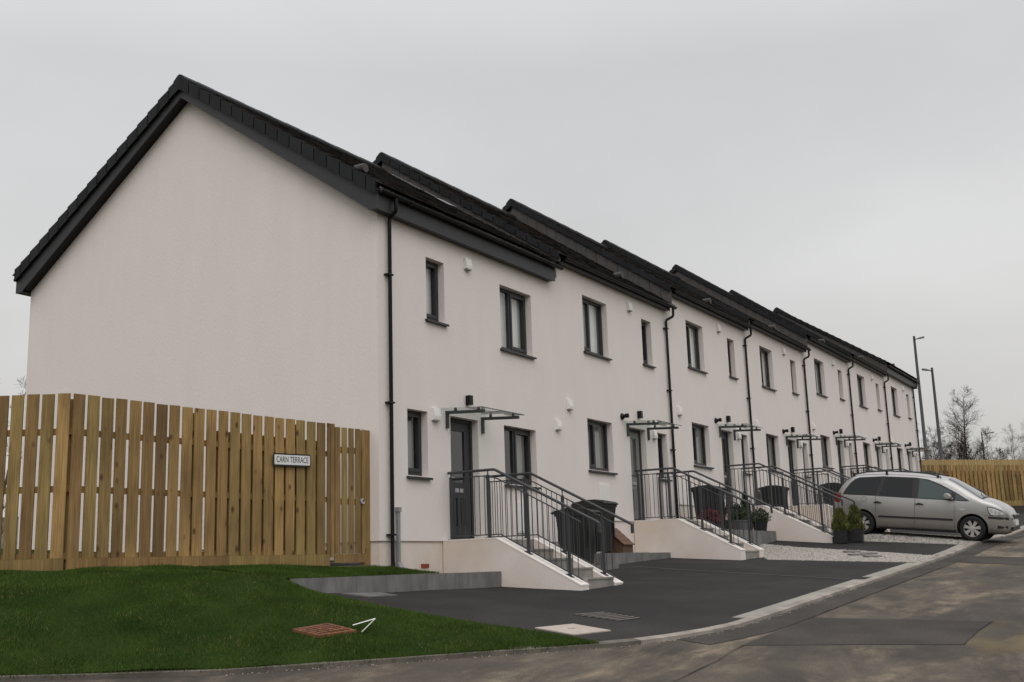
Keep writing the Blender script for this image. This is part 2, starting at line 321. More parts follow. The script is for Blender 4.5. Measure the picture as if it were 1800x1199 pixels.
ribbon('road', KD, [-.0, -.4, -1, -2, -3, -4.5, -6, -8, -11, -15], m_road, -.03)
STR = [p for p in KD if p[0] > -2.2]
ribbon('road_strip', STR, [-.004, -.25, -.45], m_strip, -.024)
sheet('road_patch', [(-2.05,-6.587),(.62,-6.587),(1.02,-7.6),(1.42,-8.66),(.35,-8.63),(-.72,-8.66),(-1.35,-7.6)], .3, H, m_strip, -.025)
sheet('road_seam', [(11.2,-6.6),(13.2,-6.6),(13.4,-9),(11.0,-8.6)], .4, H, m_strip, -.0245)
# dark open joints where the tarmac strip and patch meet the old road
def joint(pts, wd=.022):
    b = MB(); pts = dense(pts, .25); o = []
    for i, p in enumerate(pts):
        a = Vector(pts[max(i-1, 0)]); c = Vector(pts[min(i+1, len(pts)-1)]); t = (c-a).normalized(); w_ = wd*rng.uniform(.3, 1.3); jx = rng.normal()*.008
        for s_ in (-1, 1): x, y = p[0]-t.y*(w_*s_+jx), p[1]+t.x*(w_*s_+jx); b.v.append((x, y, H(x, y)-.0195))
    b.f = [(2*i, 2*i+1, 2*i+3, 2*i+2) for i in range(len(pts)-1)]; o = b.build('road_joint', m_joint, fix=False)
    if sum(p.normal.z for p in o.data.polygons) < 0: o.data.flip_normals()
    tag(o, kind='structure')
m_joint = mat('open_joint', (.016, .015, .014), .95, .3, 12)
joint([(-7.2,-6.8),(-4.45,-6.72),(-3.12,-6.69),(-2.05,-6.6)], .008); joint([(.62,-6.585),(3,-6.58),(7,-6.585),(16,-6.58),(24,-6.58)], .005)
joint([(-.72,-8.66),(.35,-8.63),(1.42,-8.66)], .005)
# kerb: narrow stone on the bend, dropped kerb with flat pavers along the drives
ribbon('kerb', [p for p in KD if p[0] > -2.75], [.002, .0025, .13, .1305], m_kerb, [-.06, .012, .016, -.06])
ribbon('kerb', [KD[i] for i in range(len(KD)) if KD[min(i+1, len(KD)-1)][0] <= -2.75], [.002, .0025, .13, .1305], m_kerbdirty, [-.06, .012, .016, -.06])
m_drv = m_tarmac
KI = offset(KD, .125)
def kerb_seg(x0, x1): return [p for p in KI if x0 <= p[0] <= x1]
for a, b_ in ((-.2, 5.85), (6.45, 10.3), (12.75, 16.1), (19.6, 24.2), (27, 33), (34, 40)):
    q = MB(); x = a
    while x < b_-.1:
        e = min(x+.9, b_)-.012; zz4 = [H(x, -6.0)+.014, H(e, -6.0)+.014, H(e, -5.8)+.006, H(x, -5.8)+.006]
        q.add([(x,-5.993,zz4[0]),(e,-5.993,zz4[1]),(e,-5.80,zz4[2]),(x,-5.80,zz4[3]),(x,-5.993,zz4[0]-.08),(e,-5.993,zz4[1]-.08),(e,-5.80,zz4[2]-.08),(x,-5.80,zz4[3]-.08)],
              [(0,1,2,3),(7,6,5,4),(0,4,5,1),(1,5,6,2),(2,6,7,3),(3,7,4,0)]); x += .9
    tag(q.build('kerb_pavers', m_paver), kind='structure')
EDGE = [(-2.89,-1.12),(-3.0,-1.74),(-3.06,-2.66),(-2.97,-3.41),(-2.92,-4.16),(-3.0,-4.8),(-3.07,-5.27)]
inner = [(p[0], p[1]) for p in KI if -3.05 < p[0] < 10.4]    # runs from high x to low x
sheet('driveway', EDGE[:1]+EDGE[1:]+inner[::-1]+[(10.4,-5.85),(10.0,-2.9),(11.5,-2.3),(11.5,-.3),(1.0,-.3),(-2.8,-1.10)], .35, H, m_tarmac)
sheet('driveway', [(12.5,-5.99),(13.6,-4.1),(14.1,-2.3),(14.6,-1.1),(16.0,-.3),(16.8,-1.5),(15.9,-3.5),(16.0,-5.0),(16.1,-5.99)], .35, H, m_tarmac)
sheet('driveway', [(19.6,-5.99),(19.8,-.3),(24.2,-.3),(24.2,-5.99)], .5, H, m_tarmac)
sheet('driveway', [(27,-5.99),(27,-.3),(44,-.3),(47,-5.99)], .7, H, m_tarmac)
m_gravel = mat('gravel_bed', (.20, .18, .155), .95, .5, 38, .9, 45, tint=(.13, .115, .10), detail=3)
GR = [[(10.39,-5.99),(9.95,-2.9),(11.45,-2.3),(11.45,-.3),(15.95,-.3),(14.56,-1.1),(14.06,-2.3),(13.56,-4.1),(12.46,-5.99)],
      [(16.14,-5.99),(16.04,-5.0),(15.94,-3.5),(16.84,-1.5),(16.05,-.3),(19.76,-.3),(19.56,-5.99)], [(24.24,-5.99),(24.24,-.3),(26.96,-.3),(26.96,-5.99)]]
for g in GR: sheet('gravel_bed', g, .35, H, m_gravel, .002)
# thin pale joint between two drives
jb = MB()
for (x0, y0), (x1, y1) in zip([(6.42,-1.31),(6.3,-2.0),(6.22,-2.65),(6.05,-4.2)], [(6.3,-2.0),(6.22,-2.65),(6.05,-4.2),(5.87,-5.79)]):
    jb.add([(x0-.03,y0,H(x0,y0)+.007),(x0+.03,y0,H(x0,y0)+.007),(x1+.03,y1,H(x1,y1)+.007),(x1-.03,y1,H(x1,y1)+.007)], [(0,1,2,3)])
tag(jb.build('drive_joint', mat('pale_joint', (.21,.19,.16), .9, .3, 5)), kind='structure')
# lawn
kl = [(p[0], p[1]) for p in offset(KD, .045) if p[0] < -2.95]
sheet('lawn', EDGE+kl[:-2]+[(-10,11.5),(-7.6,6.5),(-5.9,2.2),(-4.98,1.0),(-3.26,.75),(-3.28,-1.10),(-2.93,-1.19)], .28, Lf, m_turf, .004)
def bed_z(x, y): return -.60+(np.clip(y, -1.14, .6)+1.14)/1.7*.2+.03*np.sin(np.asarray(x)*2.1)*np.clip(y+1.1, 0, .3)
sheet('lawn', [(-3.24,.76),(-3.24,-1.09),(.12,-1.09),(.2,-.02),(-.02,-.02),(-.02,.3),(-.8,.36)], .2, bed_z, m_turf, .004)
sheet('path', [(.13,-1.09),(.21,-.0),(1.76,-.0),(1.76,-1.09)], .25, lambda x, y: np.full_like(np.asarray(x, float), -.612), m_soil)
def garden_z(x, y): return -.36+np.clip((y-.4), 0, 30)*.058*np.clip((x+7)/7, 0, 1)-.0*x
sheet('garden_lawn', [(-.01,.34),(-.01,11),(-9.9,11),(-7.5,6.6),(-5.8,2.2),(-4.94,1.05),(-3,.74)], .4, garden_z, m_turf, -.01)

# ------------------------------------------------------------------ houses
D = 9.0; TS = .6907
WIN = dict(wa=1.146, wb=2.356, na=4.262, nb=4.828, tu=4.879, bu=3.615, bun=3.766, lwa=1.134, lwb=2.345, da=3.256, db=4.157, lna=4.849, lnb=5.430, tl=2.12, bl=1.011)
def facade(W, holes, z0, z1):
    b = MB(); xs = sorted({0, W, *[h[0] for h in holes], *[h[1] for h in holes]}); zs = sorted({z0, z1, *[h[2] for h in holes], *[h[3] for h in holes]})
    for i in range(len(xs)-1):
        for j in range(len(zs)-1):
            cx, cz = (xs[i]+xs[i+1])/2, (zs[j]+zs[j+1])/2
            if any(h[0] < cx < h[1] and h[2] < cz < h[3] for h in holes): continue
            b.add([(xs[i],0,zs[j]),(xs[i+1],0,zs[j]),(xs[i+1],0,zs[j+1]),(xs[i],0,zs[j+1])], [(0,1,2,3)])
    d = .135
    for x0, x1, za, zb in holes:
        b.add([(x0,0,za),(x0,d,za),(x0,d,zb),(x0,0,zb)], [(0,1,2,3)]); b.add([(x1,0,za),(x1,0,zb),(x1,d,zb),(x1,d,za)], [(0,1,2,3)])
        b.add([(x0,0,zb),(x0,d,zb),(x1,d,zb),(x1,0,zb)], [(0,1,2,3)]); b.add([(x0,0,za),(x1,0,za),(x1,d,za),(x0,d,za)], [(0,1,2,3)])
    return b
def window(par, x0, x1, z0, z1, split, sash, blind, cloth=None):
    f = MB(); y0, y1 = .135, .2; t_ = .058
    f.box(x0, x0+t_, y0, y1, z0, z1); f.box(x1-t_, x1, y0, y1, z0, z1); f.box(x0+t_, x1-t_, y0, y1, z1-t_, z1); f.box(x0+t_, x1-t_, y0, y1, z0, z0+t_+.02)
    cuts = [x0+t_]+([x0+split*(x1-x0)-.03, x0+split*(x1-x0)+.03] if split else [])+[x1-t_]
    if split: f.box(cuts[1], cuts[2], y0, y1, z0+t_+.02, z1-t_)
    for q in range(0, len(cuts), 2):
        a, c = cuts[q], cuts[q+1]
        if sash == q//2:
            s_ = .05; za, zb = z0+t_+.02, z1-t_
            f.box(a, a+s_, y0-.018, y1-.01, za, zb); f.box(c-s_, c, y0-.018, y1-.01, za, zb); f.box(a+s_, c-s_, y0-.018, y1-.01, zb-s_, zb); f.box(a+s_, c-s_, y0-.018, y1-.01, za, za+s_+.01)
    o = f.build('window', m_anthra, par)
    for q in range(0, len(cuts), 2): g = MB(); g.add([(cuts[q],.17,z0+.05),(cuts[q+1],.17,z0+.05),(cuts[q+1],.17,z1-.05),(cuts[q],.17,z1-.05)], [(0,1,2,3)]); g.build('pane', m_glass, o, fix=False)
    s_ = MB(); s_.prism([(-.065, z0-.062), (-.065, z0-.022), (.134, z0+.002), (.134, z0-.055), (-.0, z0-.055), (-.03, z0-.05)], 'x', x0-.045, x1+.045); s_.build('sill', m_anthra, o)
    if blind:
        c = MB(); a, e = blind; nfold = int(40*(e-a)); xs = [x0+.02+(x1-x0-.04)*(a+(e-a)*i/nfold) for i in range(nfold+1)]
        ps = [(x, .27+.012*math.sin(x*62), z) for z in (z0+.03, z1-.03) for x in xs]; fs = [(i, i+1, nfold+2+i, nfold+1+i) for i in range(nfold)]
        c.add(ps, fs); c.build('curtain', cloth or m_blind, o, smooth=True, fix=False)
    return o
def roof_parts(par, W, dr, lo, ro, end=None, TS=TS):
    """tiled pitched roof; lo/ro: verge overhang left and right"""
    rz = 8.715+dr; ye, yr = -.28, D/2; rows = 17; b = MB(); cw = .30
    sl_ = math.hypot(yr-ye, TS*(yr-ye)); n_y, n_z = -TS/math.hypot(1, TS), 1/math.hypot(1, TS)
    for side in (0, 1):
        for r in range(rows):
            a0 = r/rows; a1 = min(1, (r+1.25)/rows); x = -lo-(cw/2 if r % 2 else 0)
            while x < W+ro-.02:
                xa, xb = max(x, -lo)+.004, min(x+cw, W+ro)-.004
                if xb-xa > .03:
                    P = []
                    for a, lift in ((a0, .04), (a1, .004)):
                        y = ye+(yr-ye)*a; z = rz-TS*(yr-y); lf = lift+rng.uniform(-.003, .003)
                        P.append((y+n_y*lf, z+n_z*lf)); P.append((y+n_y*(lf-.018), z+n_z*(lf-.018)))
                    if side: P = [(D-p[0], p[1]) for p in P]
                    (t0, b0, t1, b1) = P
                    b.add([(xa,*b0),(xb,*b0),(xb,*t0),(xa,*t0),(xa,*b1),(xb,*b1),(xb,*t1),(xa,*t1)], [(0,1,2,3),(3,2,6,7),(0,3,7,4),(1,5,6,2)])
                x += cw
    roof = b.build('roof', m_tile, par, fix=False)
    u = MB()
    for s_ in (0, 1):
        q = [(-lo+.02, ye+.03, rz-TS*(yr-ye-.03)-.03), (W+ro-.02, ye+.03, rz-TS*(yr-ye-.03)-.03), (W+ro-.02, yr, rz-.03), (-lo+.02, yr, rz-.03)]
        if s_: q = [(p[0], D-p[1], p[2]) for p in q]
        u.add(q, [(0,1,2,3)])
    u.build('roof_underlay', m_black, roof, fix=False)
    rd = MB(); x = -lo-.03; nr = max(1, round((W+lo+ro)/.42)); ln = (W+lo+ro+.03)/nr
    for i in range(nr):
        e = .006 if i % 2 else 0; prof = [(yr-.16,rz-.075),(yr-.155,rz-.02+e),(yr-.05,rz+.075+e),(yr,rz+.092+e),(yr+.05,rz+.075+e),(yr+.155,rz-.02+e),(yr+.16,rz-.075),(yr,rz+.03)]
        rd.prism(prof, 'x', x+.003, x+ln-.003); x += ln
    rd.build('ridge_tiles', m_verge, roof)
    drop = .225 if lo > .22 else .14
    def verge(xo, xi):
        v = MB()
        for side in (0, 1):
            for r in range(rows):
                q = []
                for a, lift in ((r/rows, .05), ((r+1.06)/rows, .018)):
                    y = ye+(yr-ye)*min(a, 1); z = rz-TS*(yr-y); q.append((y, z+lift*1.2)); q.append((y, z-drop+lift*.6))
                (ya, ta), (_, ba), (yb, tb), (_, bb) = q
                if r == 0: ya, ta, ba = ya+.10, ta+.069, ba+.069
                if side: ya, yb = D-ya, D-yb
                v.add([(xo,ya,ba),(xo,ya,ta),(xo,yb,tb),(xo,yb,bb),(xi,ya,ta),(xi,yb,tb),(xi,ya,ba),(xi,yb,bb)], [(0,1,2,3),(1,4,5,2),(0,6,4,1),(2,5,7,3)])
        v.build('verge_caps', m_verge, roof, fix=True)
    verge(-lo-.035, -lo+.10)
    if end: verge(W+ro+.035, W+ro-.10)
    return roof, rz
def gable_poly(y0, y1, z0, rz, drop): return [(y0, z0), (y1, z0), (y1, rz-drop-TS*(D/2-(D-y1))), (D/2, rz-drop), (y0, rz-drop-TS*(D/2-y0))]
def house(W, mirror, kind, loc, label, vents, dr):
    """kind: 'near' gable end, 'mid', 'far' gable end"""
    h = thing('terraced_house', loc, label, 'house', 'houses of the white terrace')
    g = WIN; X = (lambda a, b_: (W-b_, W-a)) if mirror else (lambda a, b_: (a, b_))
    wu, nu, wl, nl, dd = X(g['wa'], g['wb']), X(g['na'], g['nb']), X(g['lwa'], g['lwb']), X(g['lna'], g['lnb']), X(g['da'], g['db'])
    holes = [(*wu, g['bu'], g['tu']), (*nu, g['bun'], g['tu']), (*wl, g['bl'], g['tl']), (*nl, g['bl'], g['tl']), (*dd, -.04, g['tl'])]
    b = facade(W, holes, -.06, 5.40+dr)
    ztop = 8.715+dr-.05; TSg = .652 if kind != 'mid' else TS
    for x in (0, W-.004):
        b.add([(x,0,-.06),(x,D,-.06),(x,D,ztop-TSg*D/2),(x,D/2,ztop),(x,0,ztop-TSg*D/2)], [(0,1,2,3,4)])
    b.add([(0,D,-.06),(W-.004,D,-.06),(W-.004,D,5.4+dr),(0,D,5.4+dr)], [(0,1,2,3)])
    b.add([(.01,.01,2.75),(W-.01,.01,2.75),(W-.01,D-.01,2.75),(.01,D-.01,2.75)], [(0,1,2,3)]); b.add([(.01,.01,-.05),(W-.01,.01,-.05),(W-.01,D-.01,-.05),(.01,D-.01,-.05)], [(0,1,2,3)])
    b.build('wall', m_render, h, fix=False)
    p = MB(); p.box(.012 if kind == 'near' else 0, W-.006, .012, D-.02, -1.5, -.072)
    pl = p.build('plinth', m_plinth, h)
    TE = .652 if kind != 'mid' else TS
    s_ = MB(); s_.box(-.008 if kind == 'near' else 0, W-.006, -.008, .05, -.072, -.06)
    if kind == 'near': s_.box(-.008, .03, .05, D, -.072, -.06)
    s_.build('plinth_bead', mat_bead, pl)
    roof, rz = roof_parts(h, W, dr, .25 if kind == 'near' else .19, .2 if kind == 'far' else -.21, kind == 'far', TE)
    # eaves
    fb = 5.312 if kind != 'mid' else 5.318; gz = 5.61 if kind != 'mid' else 5.41; fy = -.17 if kind != 'mid' else -.15
    x0 = -.2 if kind == 'near' else .0; x1 = W+.2 if kind == 'far' else W-.22
    if kind == 'near': x1 = W-.38
    f = MB(); f.box(x0, x1, fy, fy+.022, fb, gz+.05); f.build('fascia', m_fascia, h); f = MB(); f.box(x0, x1, fy+.0221, -.001, fb+.012, fb+.024); f.build('soffit', m_fascia, h)
    f = MB(); f.prism([(D+.001, fb+.012), (D+.168, fb+.012), (D+.168, fb), (D+.19, fb), (D+.19, gz+.05), (D+.168, gz+.05), (D+.168, fb+.024), (D+.001, fb+.024)], 'x', x0, x1); f.build('fascia', m_fascia, h)
    gu = MB(); ny = fy-.07; xs = (x0-.02, x1+.17)
    for xa, xb in ((xs[0], xs[1]),):
        arc = [(ny+.058*math.cos(a), gz+.02+.058*math.sin(a)) for a in [math.pi+math.pi*i/8 for i in range(9)]]; arc2 = [(ny+.052*math.cos(a), gz+.026+.05*math.sin(a)) for a in [2*math.pi-math.pi*i/8 for i in range(9)]]
        gu.prism(arc+arc2, 'x', xa, xb)
        q = xa+.8
        while q < xb: gu.prism([(ny+.064*math.cos(a), gz+.02+.064*math.sin(a)) for a in [math.pi+math.pi*i/8 for i in range(9)]], 'x', q, q+.05); q += 1.6
    gt = gu.build('gutter', m_black, h)
    if kind == 'near':
        g2 = MB(); g2.prism([(2*(D/2)-q[0], q[1]) for q in arc+arc2], 'x', xs[0], xs[1]); g2.build('gutter', m_black, h)
    # downpipe
    xd = .26 if kind == 'near' else 5.675; xt = .21 if kind == 'near' else 5.80; dpm = MB()
    if kind == 'far': xt = xd+.06
    dpm.tube([(xt, ny, gz-.03), (xt, ny, gz-.2), (xt+(xd-xt)*.15, ny+.02, gz-.25), (xt+(xd-xt)*.85, -.075, gz-.33), (xd, -.06, gz-.38), (xd, -.06, -.5 if kind == 'near' else -.14-.0*0)], .034, 10)
    if kind != 'near': dpm.tube([(xd, -.06, -.14), (xd, -.06, -1.2)], .034, 10)
    dp = dpm.build('downpipe', m_black, h, smooth=True)
    for z in ((4.3, 2.15, .03) if kind == 'near' else (4.85, 3.25, 1.75)): bk = MB(); bk.box(xd-.09, xd+.045, -.105, -.0, z-.014, z+.014); bk.build('pipe_bracket', m_black, dp)
    # openings
    window(h, *wu, g['bu'], g['tu'], .46, 1 if mirror else 0, (0, 1))
    window(h, *nu, g['bun'], g['tu'], 0, 0, (0, 1) if mirror else None)
    window(h, *wl, g['bl'], g['tl'], .46, 1 if mirror else 0, (.45, 1) if not mirror else (.6, 1), m_net)
    window(h, *nl, g['bl'], g['tl'], 0, 0, (0, 1) if mirror else None, m_net)
    return h, dd, roof, rz, gz
def door(h, dd, pale):
    x0, x1 = dd; mm_ = m_paledoor if pale else m_door; y0 = .135; f = MB()
    f.box(x0, x0+.065, y0, .21, -.04, 2.12); f.box(x1-.065, x1, y0, .21, -.04, 2.12); f.box(x0+.065, x1-.065, y0, .21, 2.05, 2.12); f.box(x0+.065, x1-.065, .10, .21, -.04, .0)
    o = f.build('door', m_anthra, h); a, c = x0+.07, x1-.07; y1 = .155; lf = MB()
    gl0, gl1 = a+.17, c-.17
    lf.box(a, gl0, y1, .20, .005, 2.045); lf.box(gl1, c, y1, .20, .005, 2.045); lf.box(gl0, gl1, y1, .20, 1.9, 2.045); lf.box(gl0, gl1, y1, .20, .70, .98); lf.box(gl0, gl1, y1, .20, .005, .2)
    mid = (gl0+gl1)/2; lf.box(mid-.045, mid+.045, y1, .20, .2, .70)
    lf.box(gl0, mid-.045, y1+.02, .19, .2, .70); lf.box(mid+.045, gl1, y1+.02, .19, .2, .70)
    lf.box(gl0+.05, mid-.09, y1+.006, y1+.02, .26, .64); lf.box(mid+.09, gl1-.05, y1+.006, y1+.02, .26, .64)
    l_ = lf.build('door_leaf', mm_, o)
    gq = MB(); gq.add([(gl0,.178,.98),(gl1,.178,.98),(gl1,.178,1.9),(gl0,.178,1.9)], [(0,1,2,3)]); gq.build('door_glass', m_glass, o, fix=False)
    lp = MB(); lp.box(mid-.13, mid+.13, y1-.012, y1, .80, .87); lp.box(mid-.11, mid+.11, y1-.02, y1-.012, .815, .855); lp.build('letter_plate', m_steel, o)
    hd = MB(); hx_ = a+.06; hd.box(hx_-.018, hx_+.018, y1-.012, y1, .92, 1.12); hd.tube([(hx_, y1-.012, 1.05), (hx_, y1-.05, 1.05), (hx_+.11, y1-.05, 1.05)], .01, 8); hd.build('door_handle', m_steel, o)
    return o
def canopy(h, dd):
    cx = (dd[0]+dd[1])/2; g = MB(); w2 = .74; y = -.82
    g.add([(cx-w2,-.004,2.215),(cx+w2,-.004,2.215),(cx+w2,y,2.165),(cx-w2,y,2.165),(cx-w2,-.004,2.228),(cx+w2,-.004,2.228),(cx+w2,y,2.178),(cx-w2,y,2.178)], [(0,3,2,1),(4,5,6,7),(0,1,5,4),(1,2,6,5),(2,3,7,6),(3,0,4,7)])
    o = g.build('canopy', m_canopy, h); e = MB()
    # thick green-grey glass edge reads dark
    e.box(cx-w2, cx+w2, y-.004, y-.0005, 2.164, 2.179); e.build('canopy_edge', m_edge, o)
    for s_ in (-.575, .575):
        q = MB(); x = cx+s_; q.box(x-.025, x+.025, -.05, -.001, 1.885, 2.135); q.prism([(-.001, 2.135), (-.80, 2.09), (-.80, 2.14), (-.001, 2.188)], 'x', x-.025, x+.025)
        for yy in (-.2, -.68): q.lathe([(.028, 2.15-.0), (.028, 2.2-.055*(-yy)/.8+.015), (.016, 2.245-.06*(-yy)/.8)], (x, yy, 0), 'z', 10)
        q.build('canopy_bracket', m_rail, o)
    return o
def box_light(h, x, z=2.45):
    q = MB(); q.box(x-.055, x+.055, -.10, -.012, z-.085, z+.085); q.box(x-.045, x+.045, -.012, -.001, z-.07, z+.07); q.build('wall_light', m_black, h)
def spotlight(h, x, z=2.32):
    q = MB(); q.lathe([(.078, -.0), (.078, -.02), (.06, -.045), (.045, -.07)], (x, 0, z), 'y', 14); q.tube([(x, -.05, z), (x, -.10, z+.012)], .028, 8)
    q.lathe([(.034, -.08), (.05, -.10), (.052, -.17), (.045, -.175)], (x, 0, z+.01), 'y', 12); q.build('spotlight', m_black, h, smooth=True)
def vent(h, x, z):
    q = MB(); q.prism([(-.001, z-.105), (-.07, z-.095), (-.075, z-.03), (-.05, z+.105), (-.001, z+.11)], 'x', x-.09, x+.09); o = q.build('vent_cover', m_white, h)
    r_ = MB(); r_.box(x-.075, x+.075, -.07, -.004, z-.118, z-.104); r_.build('vent_grille', m_vgr, o)
mat_bead = mat('bead_shadow', (.30, .27, .25), .9, .05, 4); m_edge = mat('glass_edge', (.05, .075, .07), .25, .05, 4); m_vgr = mat('vent_grille', (.35, .33, .31), .7, .05, 6)
def meter(h, x0, x1, z0, z1):
    q = MB(); q.box(x0, x1, -.03, -.001, z0, z1); o = q.build('meter_box', m_white, h)
    q = MB(); q.box(x0+.03, x1-.03, -.036, -.0305, z0+.03, z1-.03); q.build('meter_door', m_white, o)
def cladding(h, rz, dr_here, dz_step, dr_prev, TSp=TS, TSh=TS):
    """slate-clad upstand and flashing between the lower neighbour's roof and this verge"""
    q = MB(); top = lambda y: rz-TSh*(D/2-y)-.06; bot = lambda y: rz-dz_step-dr_here+dr_prev-TSp*(D/2-y)+.035; y = -.2; hh = dz_step+dr_here-dr_prev
    if hh > .1:
        while y < D/2-.02:
            y2 = min(y+.30, D/2); z1a, z1b = top(y), top(y2); za_, zb_ = min(bot(y), z1a-.02), min(bot(y2)-.05, z1b-.02); tl_ = rng.uniform(-.012, .012)
            q.add([(-.185,y+.004,za_+tl_),(-.185,y2-.004,zb_+.05+tl_),(-.165,y2-.004,z1b),(-.165,y+.004,z1a),(-.002,y+.004,za_+tl_),(-.002,y2-.004,zb_+.05+tl_)], [(0,1,2,3),(0,4,5,1)]); y = y2
        q.build('slate_cladding', m_clad, h, fix=False)
        return q
STEP = {2: .470, 3: .473, 4: .2185, 5: .465, 6: .208, 7: .2295}
HXZ = {1: (0, 0)}; zc = 0
for i in range(2, 8): zc += STEP[i]; HXZ[i] = (6.2065+(i-2)*6, zc)
DR = {1: .085, 7: .11}
# house 1, blank gable towards the lawn
h1, d1, rf1, rz1, gz1 = house(6.2065, True, 'near', (0, 0, 0), 'end house nearest the timber fence, with the blank white gable wall', None, DR[1])
door(h1, d1, False); canopy(h1, d1); box_light(h1, 2.60)
for x, z in ((1.565, 2.09), (2.69, 5.02), (5.965, 2.31)): vent(h1, x, z)
meter(h1, 4.25, 4.70, .1, .68)
q = MB(); q.box(1.12, 1.33, -.004, .0115, -.50, -.435); q.build('air_brick', m_brick, h1)
q = MB(); q.box(.42, .48, -.055, -.001, -.40, .40); q.box(.405, .495, -.07, -.001, .40, .47); q.prism([(-.055,-.40),(-.14,-.56),(-.14,-.70),(-.001,-.70),(-.001,-.40)], 'x', .40, .50); q.build('cable_duct', m_duct, h1)
q = MB(); rzb = rz1; TS1 = .652; bt = lambda y: rzb-TS1*(D/2-y)-.09; bb = lambda y: 5.331+TS*y
for s_ in (0, 1):
    P = [(-.192, 5.31), (0.0, 5.32), (.05, bb(.05)), (D/2, bb(D/2)-.005), (D/2, bt(D/2)), (-.19, bt(-.19))]
    if s_: P = [(D-a, b_) for a, b_ in P]
    q.prism(P, 'x', -.222, -.2)
q.build('bargeboard', m_fascia, h1)
q = MB()
for s_ in (0, 1):
    P = [(0.02, bb(.02)+.02), (D/2, bb(D/2)+.012), (D/2, bb(D/2)+.03), (.02, bb(.02)+.04)]
    if s_: P = [(D-a, b_) for a, b_ in P]
    q.prism(P, 'x', -.2, -.001)
q.build('verge_soffit', m_black, h1)
q = MB(); q.lathe([(.085, -.09), (.085, .12), (.07, .16)], (0, 0, 0), 'y', 12); vt = q.build('roof_vent', m_clad, rf1, smooth=True); vt.location = (.5, .72, rz1-TS1*(D/2-.72)+.07); vt.rotation_euler = (0, 0, 0)
q = MB(); yq = lambda y: rz1-TS1*(D/2-y)
for ya, yb, xa in ((2.9, 3.25, 5.93), (3.26, 3.8, 5.80), (3.81, 4.15, 5.86), (2.35, 2.75, 5.62)): q.add([(xa, ya, yq(ya)+.05), (6.0, ya, yq(ya)+.075), (6.0, yb, yq(yb)+.075), (xa+.05, yb, yq(yb)+.05)], [(0,1,2,3)]); q.build('lead_flashing', m_lead, rf1, fix=False)
# houses 2..7
def mid_house(i, label, kind='mid', pale=False):
    x, z = HXZ[i]; h, dd, rf, rz, gz = house(6.0, False, kind, (x, 0, z), label, None, DR.get(i, 0))
    door(h, dd, pale); canopy(h, dd); box_light(h, 3.79); spotlight(h, 2.88)
    for vx, vz in ((.30, 2.32), (4.62, 2.05), (3.56, 5.04)): vent(h, vx, vz)
    meter(h, 1.52, 2.04, .15, .72)
    cladding(h, rz, DR.get(i, 0), STEP[i], DR.get(i-1, 0), .652 if i == 2 else TS, .652 if i == 7 else TS)
    q = MB(); q.lathe([(.085, -.09), (.085, .12), (.07, .16)], (0, 0, 0), 'y', 12); vt = q.build('roof_vent', m_clad, rf, smooth=True); vt.location = (4.1, .45, rz-(.652 if kind == 'far' else TS)*(D/2-.45)+.09)
    return h
h2 = mid_house(2, 'second house from the blank gable end, with a pale grey front door', pale=True)
h3 = mid_house(3, 'third house from the blank gable end, potted plants and a bin in front')
LBL = {4: 'fourth house from the blank gable end, rising behind the tail of the silver car', 5: 'fifth house from the blank gable end, right behind the car roof', 6: 'last but one house at the far end of the white terrace'}
for i in (4, 5, 6):
    hc = copy_tree(h3); hc.location = (HXZ[i][0], 0, HXZ[i][1]); hc['label'] = LBL[i]
    for ch in hc.children:                                   # rooms differ: some windows are bare
        if ch.name.startswith('window'):
            for cc in list(ch.children):
                if cc.name.startswith('curtain') and rng.uniform() < .45: bpy.data.objects.remove(cc)
    # smaller or larger roof step: give this copy its own cladding strip
    for ch in list(hc.children):
        if ch.name.startswith('slate_cladding'): bpy.data.objects.remove(ch)
    cladding(hc, 8.715, 0, STEP[i], 0)
h7 = mid_house(7, 'far end house of the white terrace beside the far fence and lamp posts', 'far')
# ------------------------------------------------------------------ steps and railings
SL = .515
def steps(toe, ground):
    """local origin: left outer corner at the facade, z = door threshold; toe: y of the flank end"""
    s = thing('entrance_steps'); tz = -.06+SL*(toe+1.07)
    for xa, xb in ((0, .285), (1.225, 1.53)):
        f = MB(); f.prism([(-.002, -.066), (-1.07, -.066), (toe, tz-.006), (toe, ground-.5), (-.002, ground-.5)], 'x', xa, xb); fo = f.build('flank_wall', m_plinth, s)
        c = MB(); c.prism([(-.003, -.0655), (-1.07, -.0655), (toe-.006, tz-.0055), (toe-.006, tz+.016), (-1.066, -.044), (-.003, -.044)], 'x', xa-.004, xb+.004); c.build('coping', m_copes, fo)
    l = MB(); l.box(.287, 1.223, -1.08, -.002, ground-.4, -.075); l.build('landing', m_step, s)
    n = 4; rise = (-.075-ground)/(n+1); go = (-toe-1.08-.02)/n
    for i in range(n):
        b = MB(); y1 = -1.0805-i*go; z = -.075-rise*(i+1); b.box(.2872, 1.2228, y1-go+.001, y1, ground-.4, z-.03); b.box(.2872, 1.2228, y1-go-.012, y1, z-.03, z); b.build('step', m_step, s)
    return s
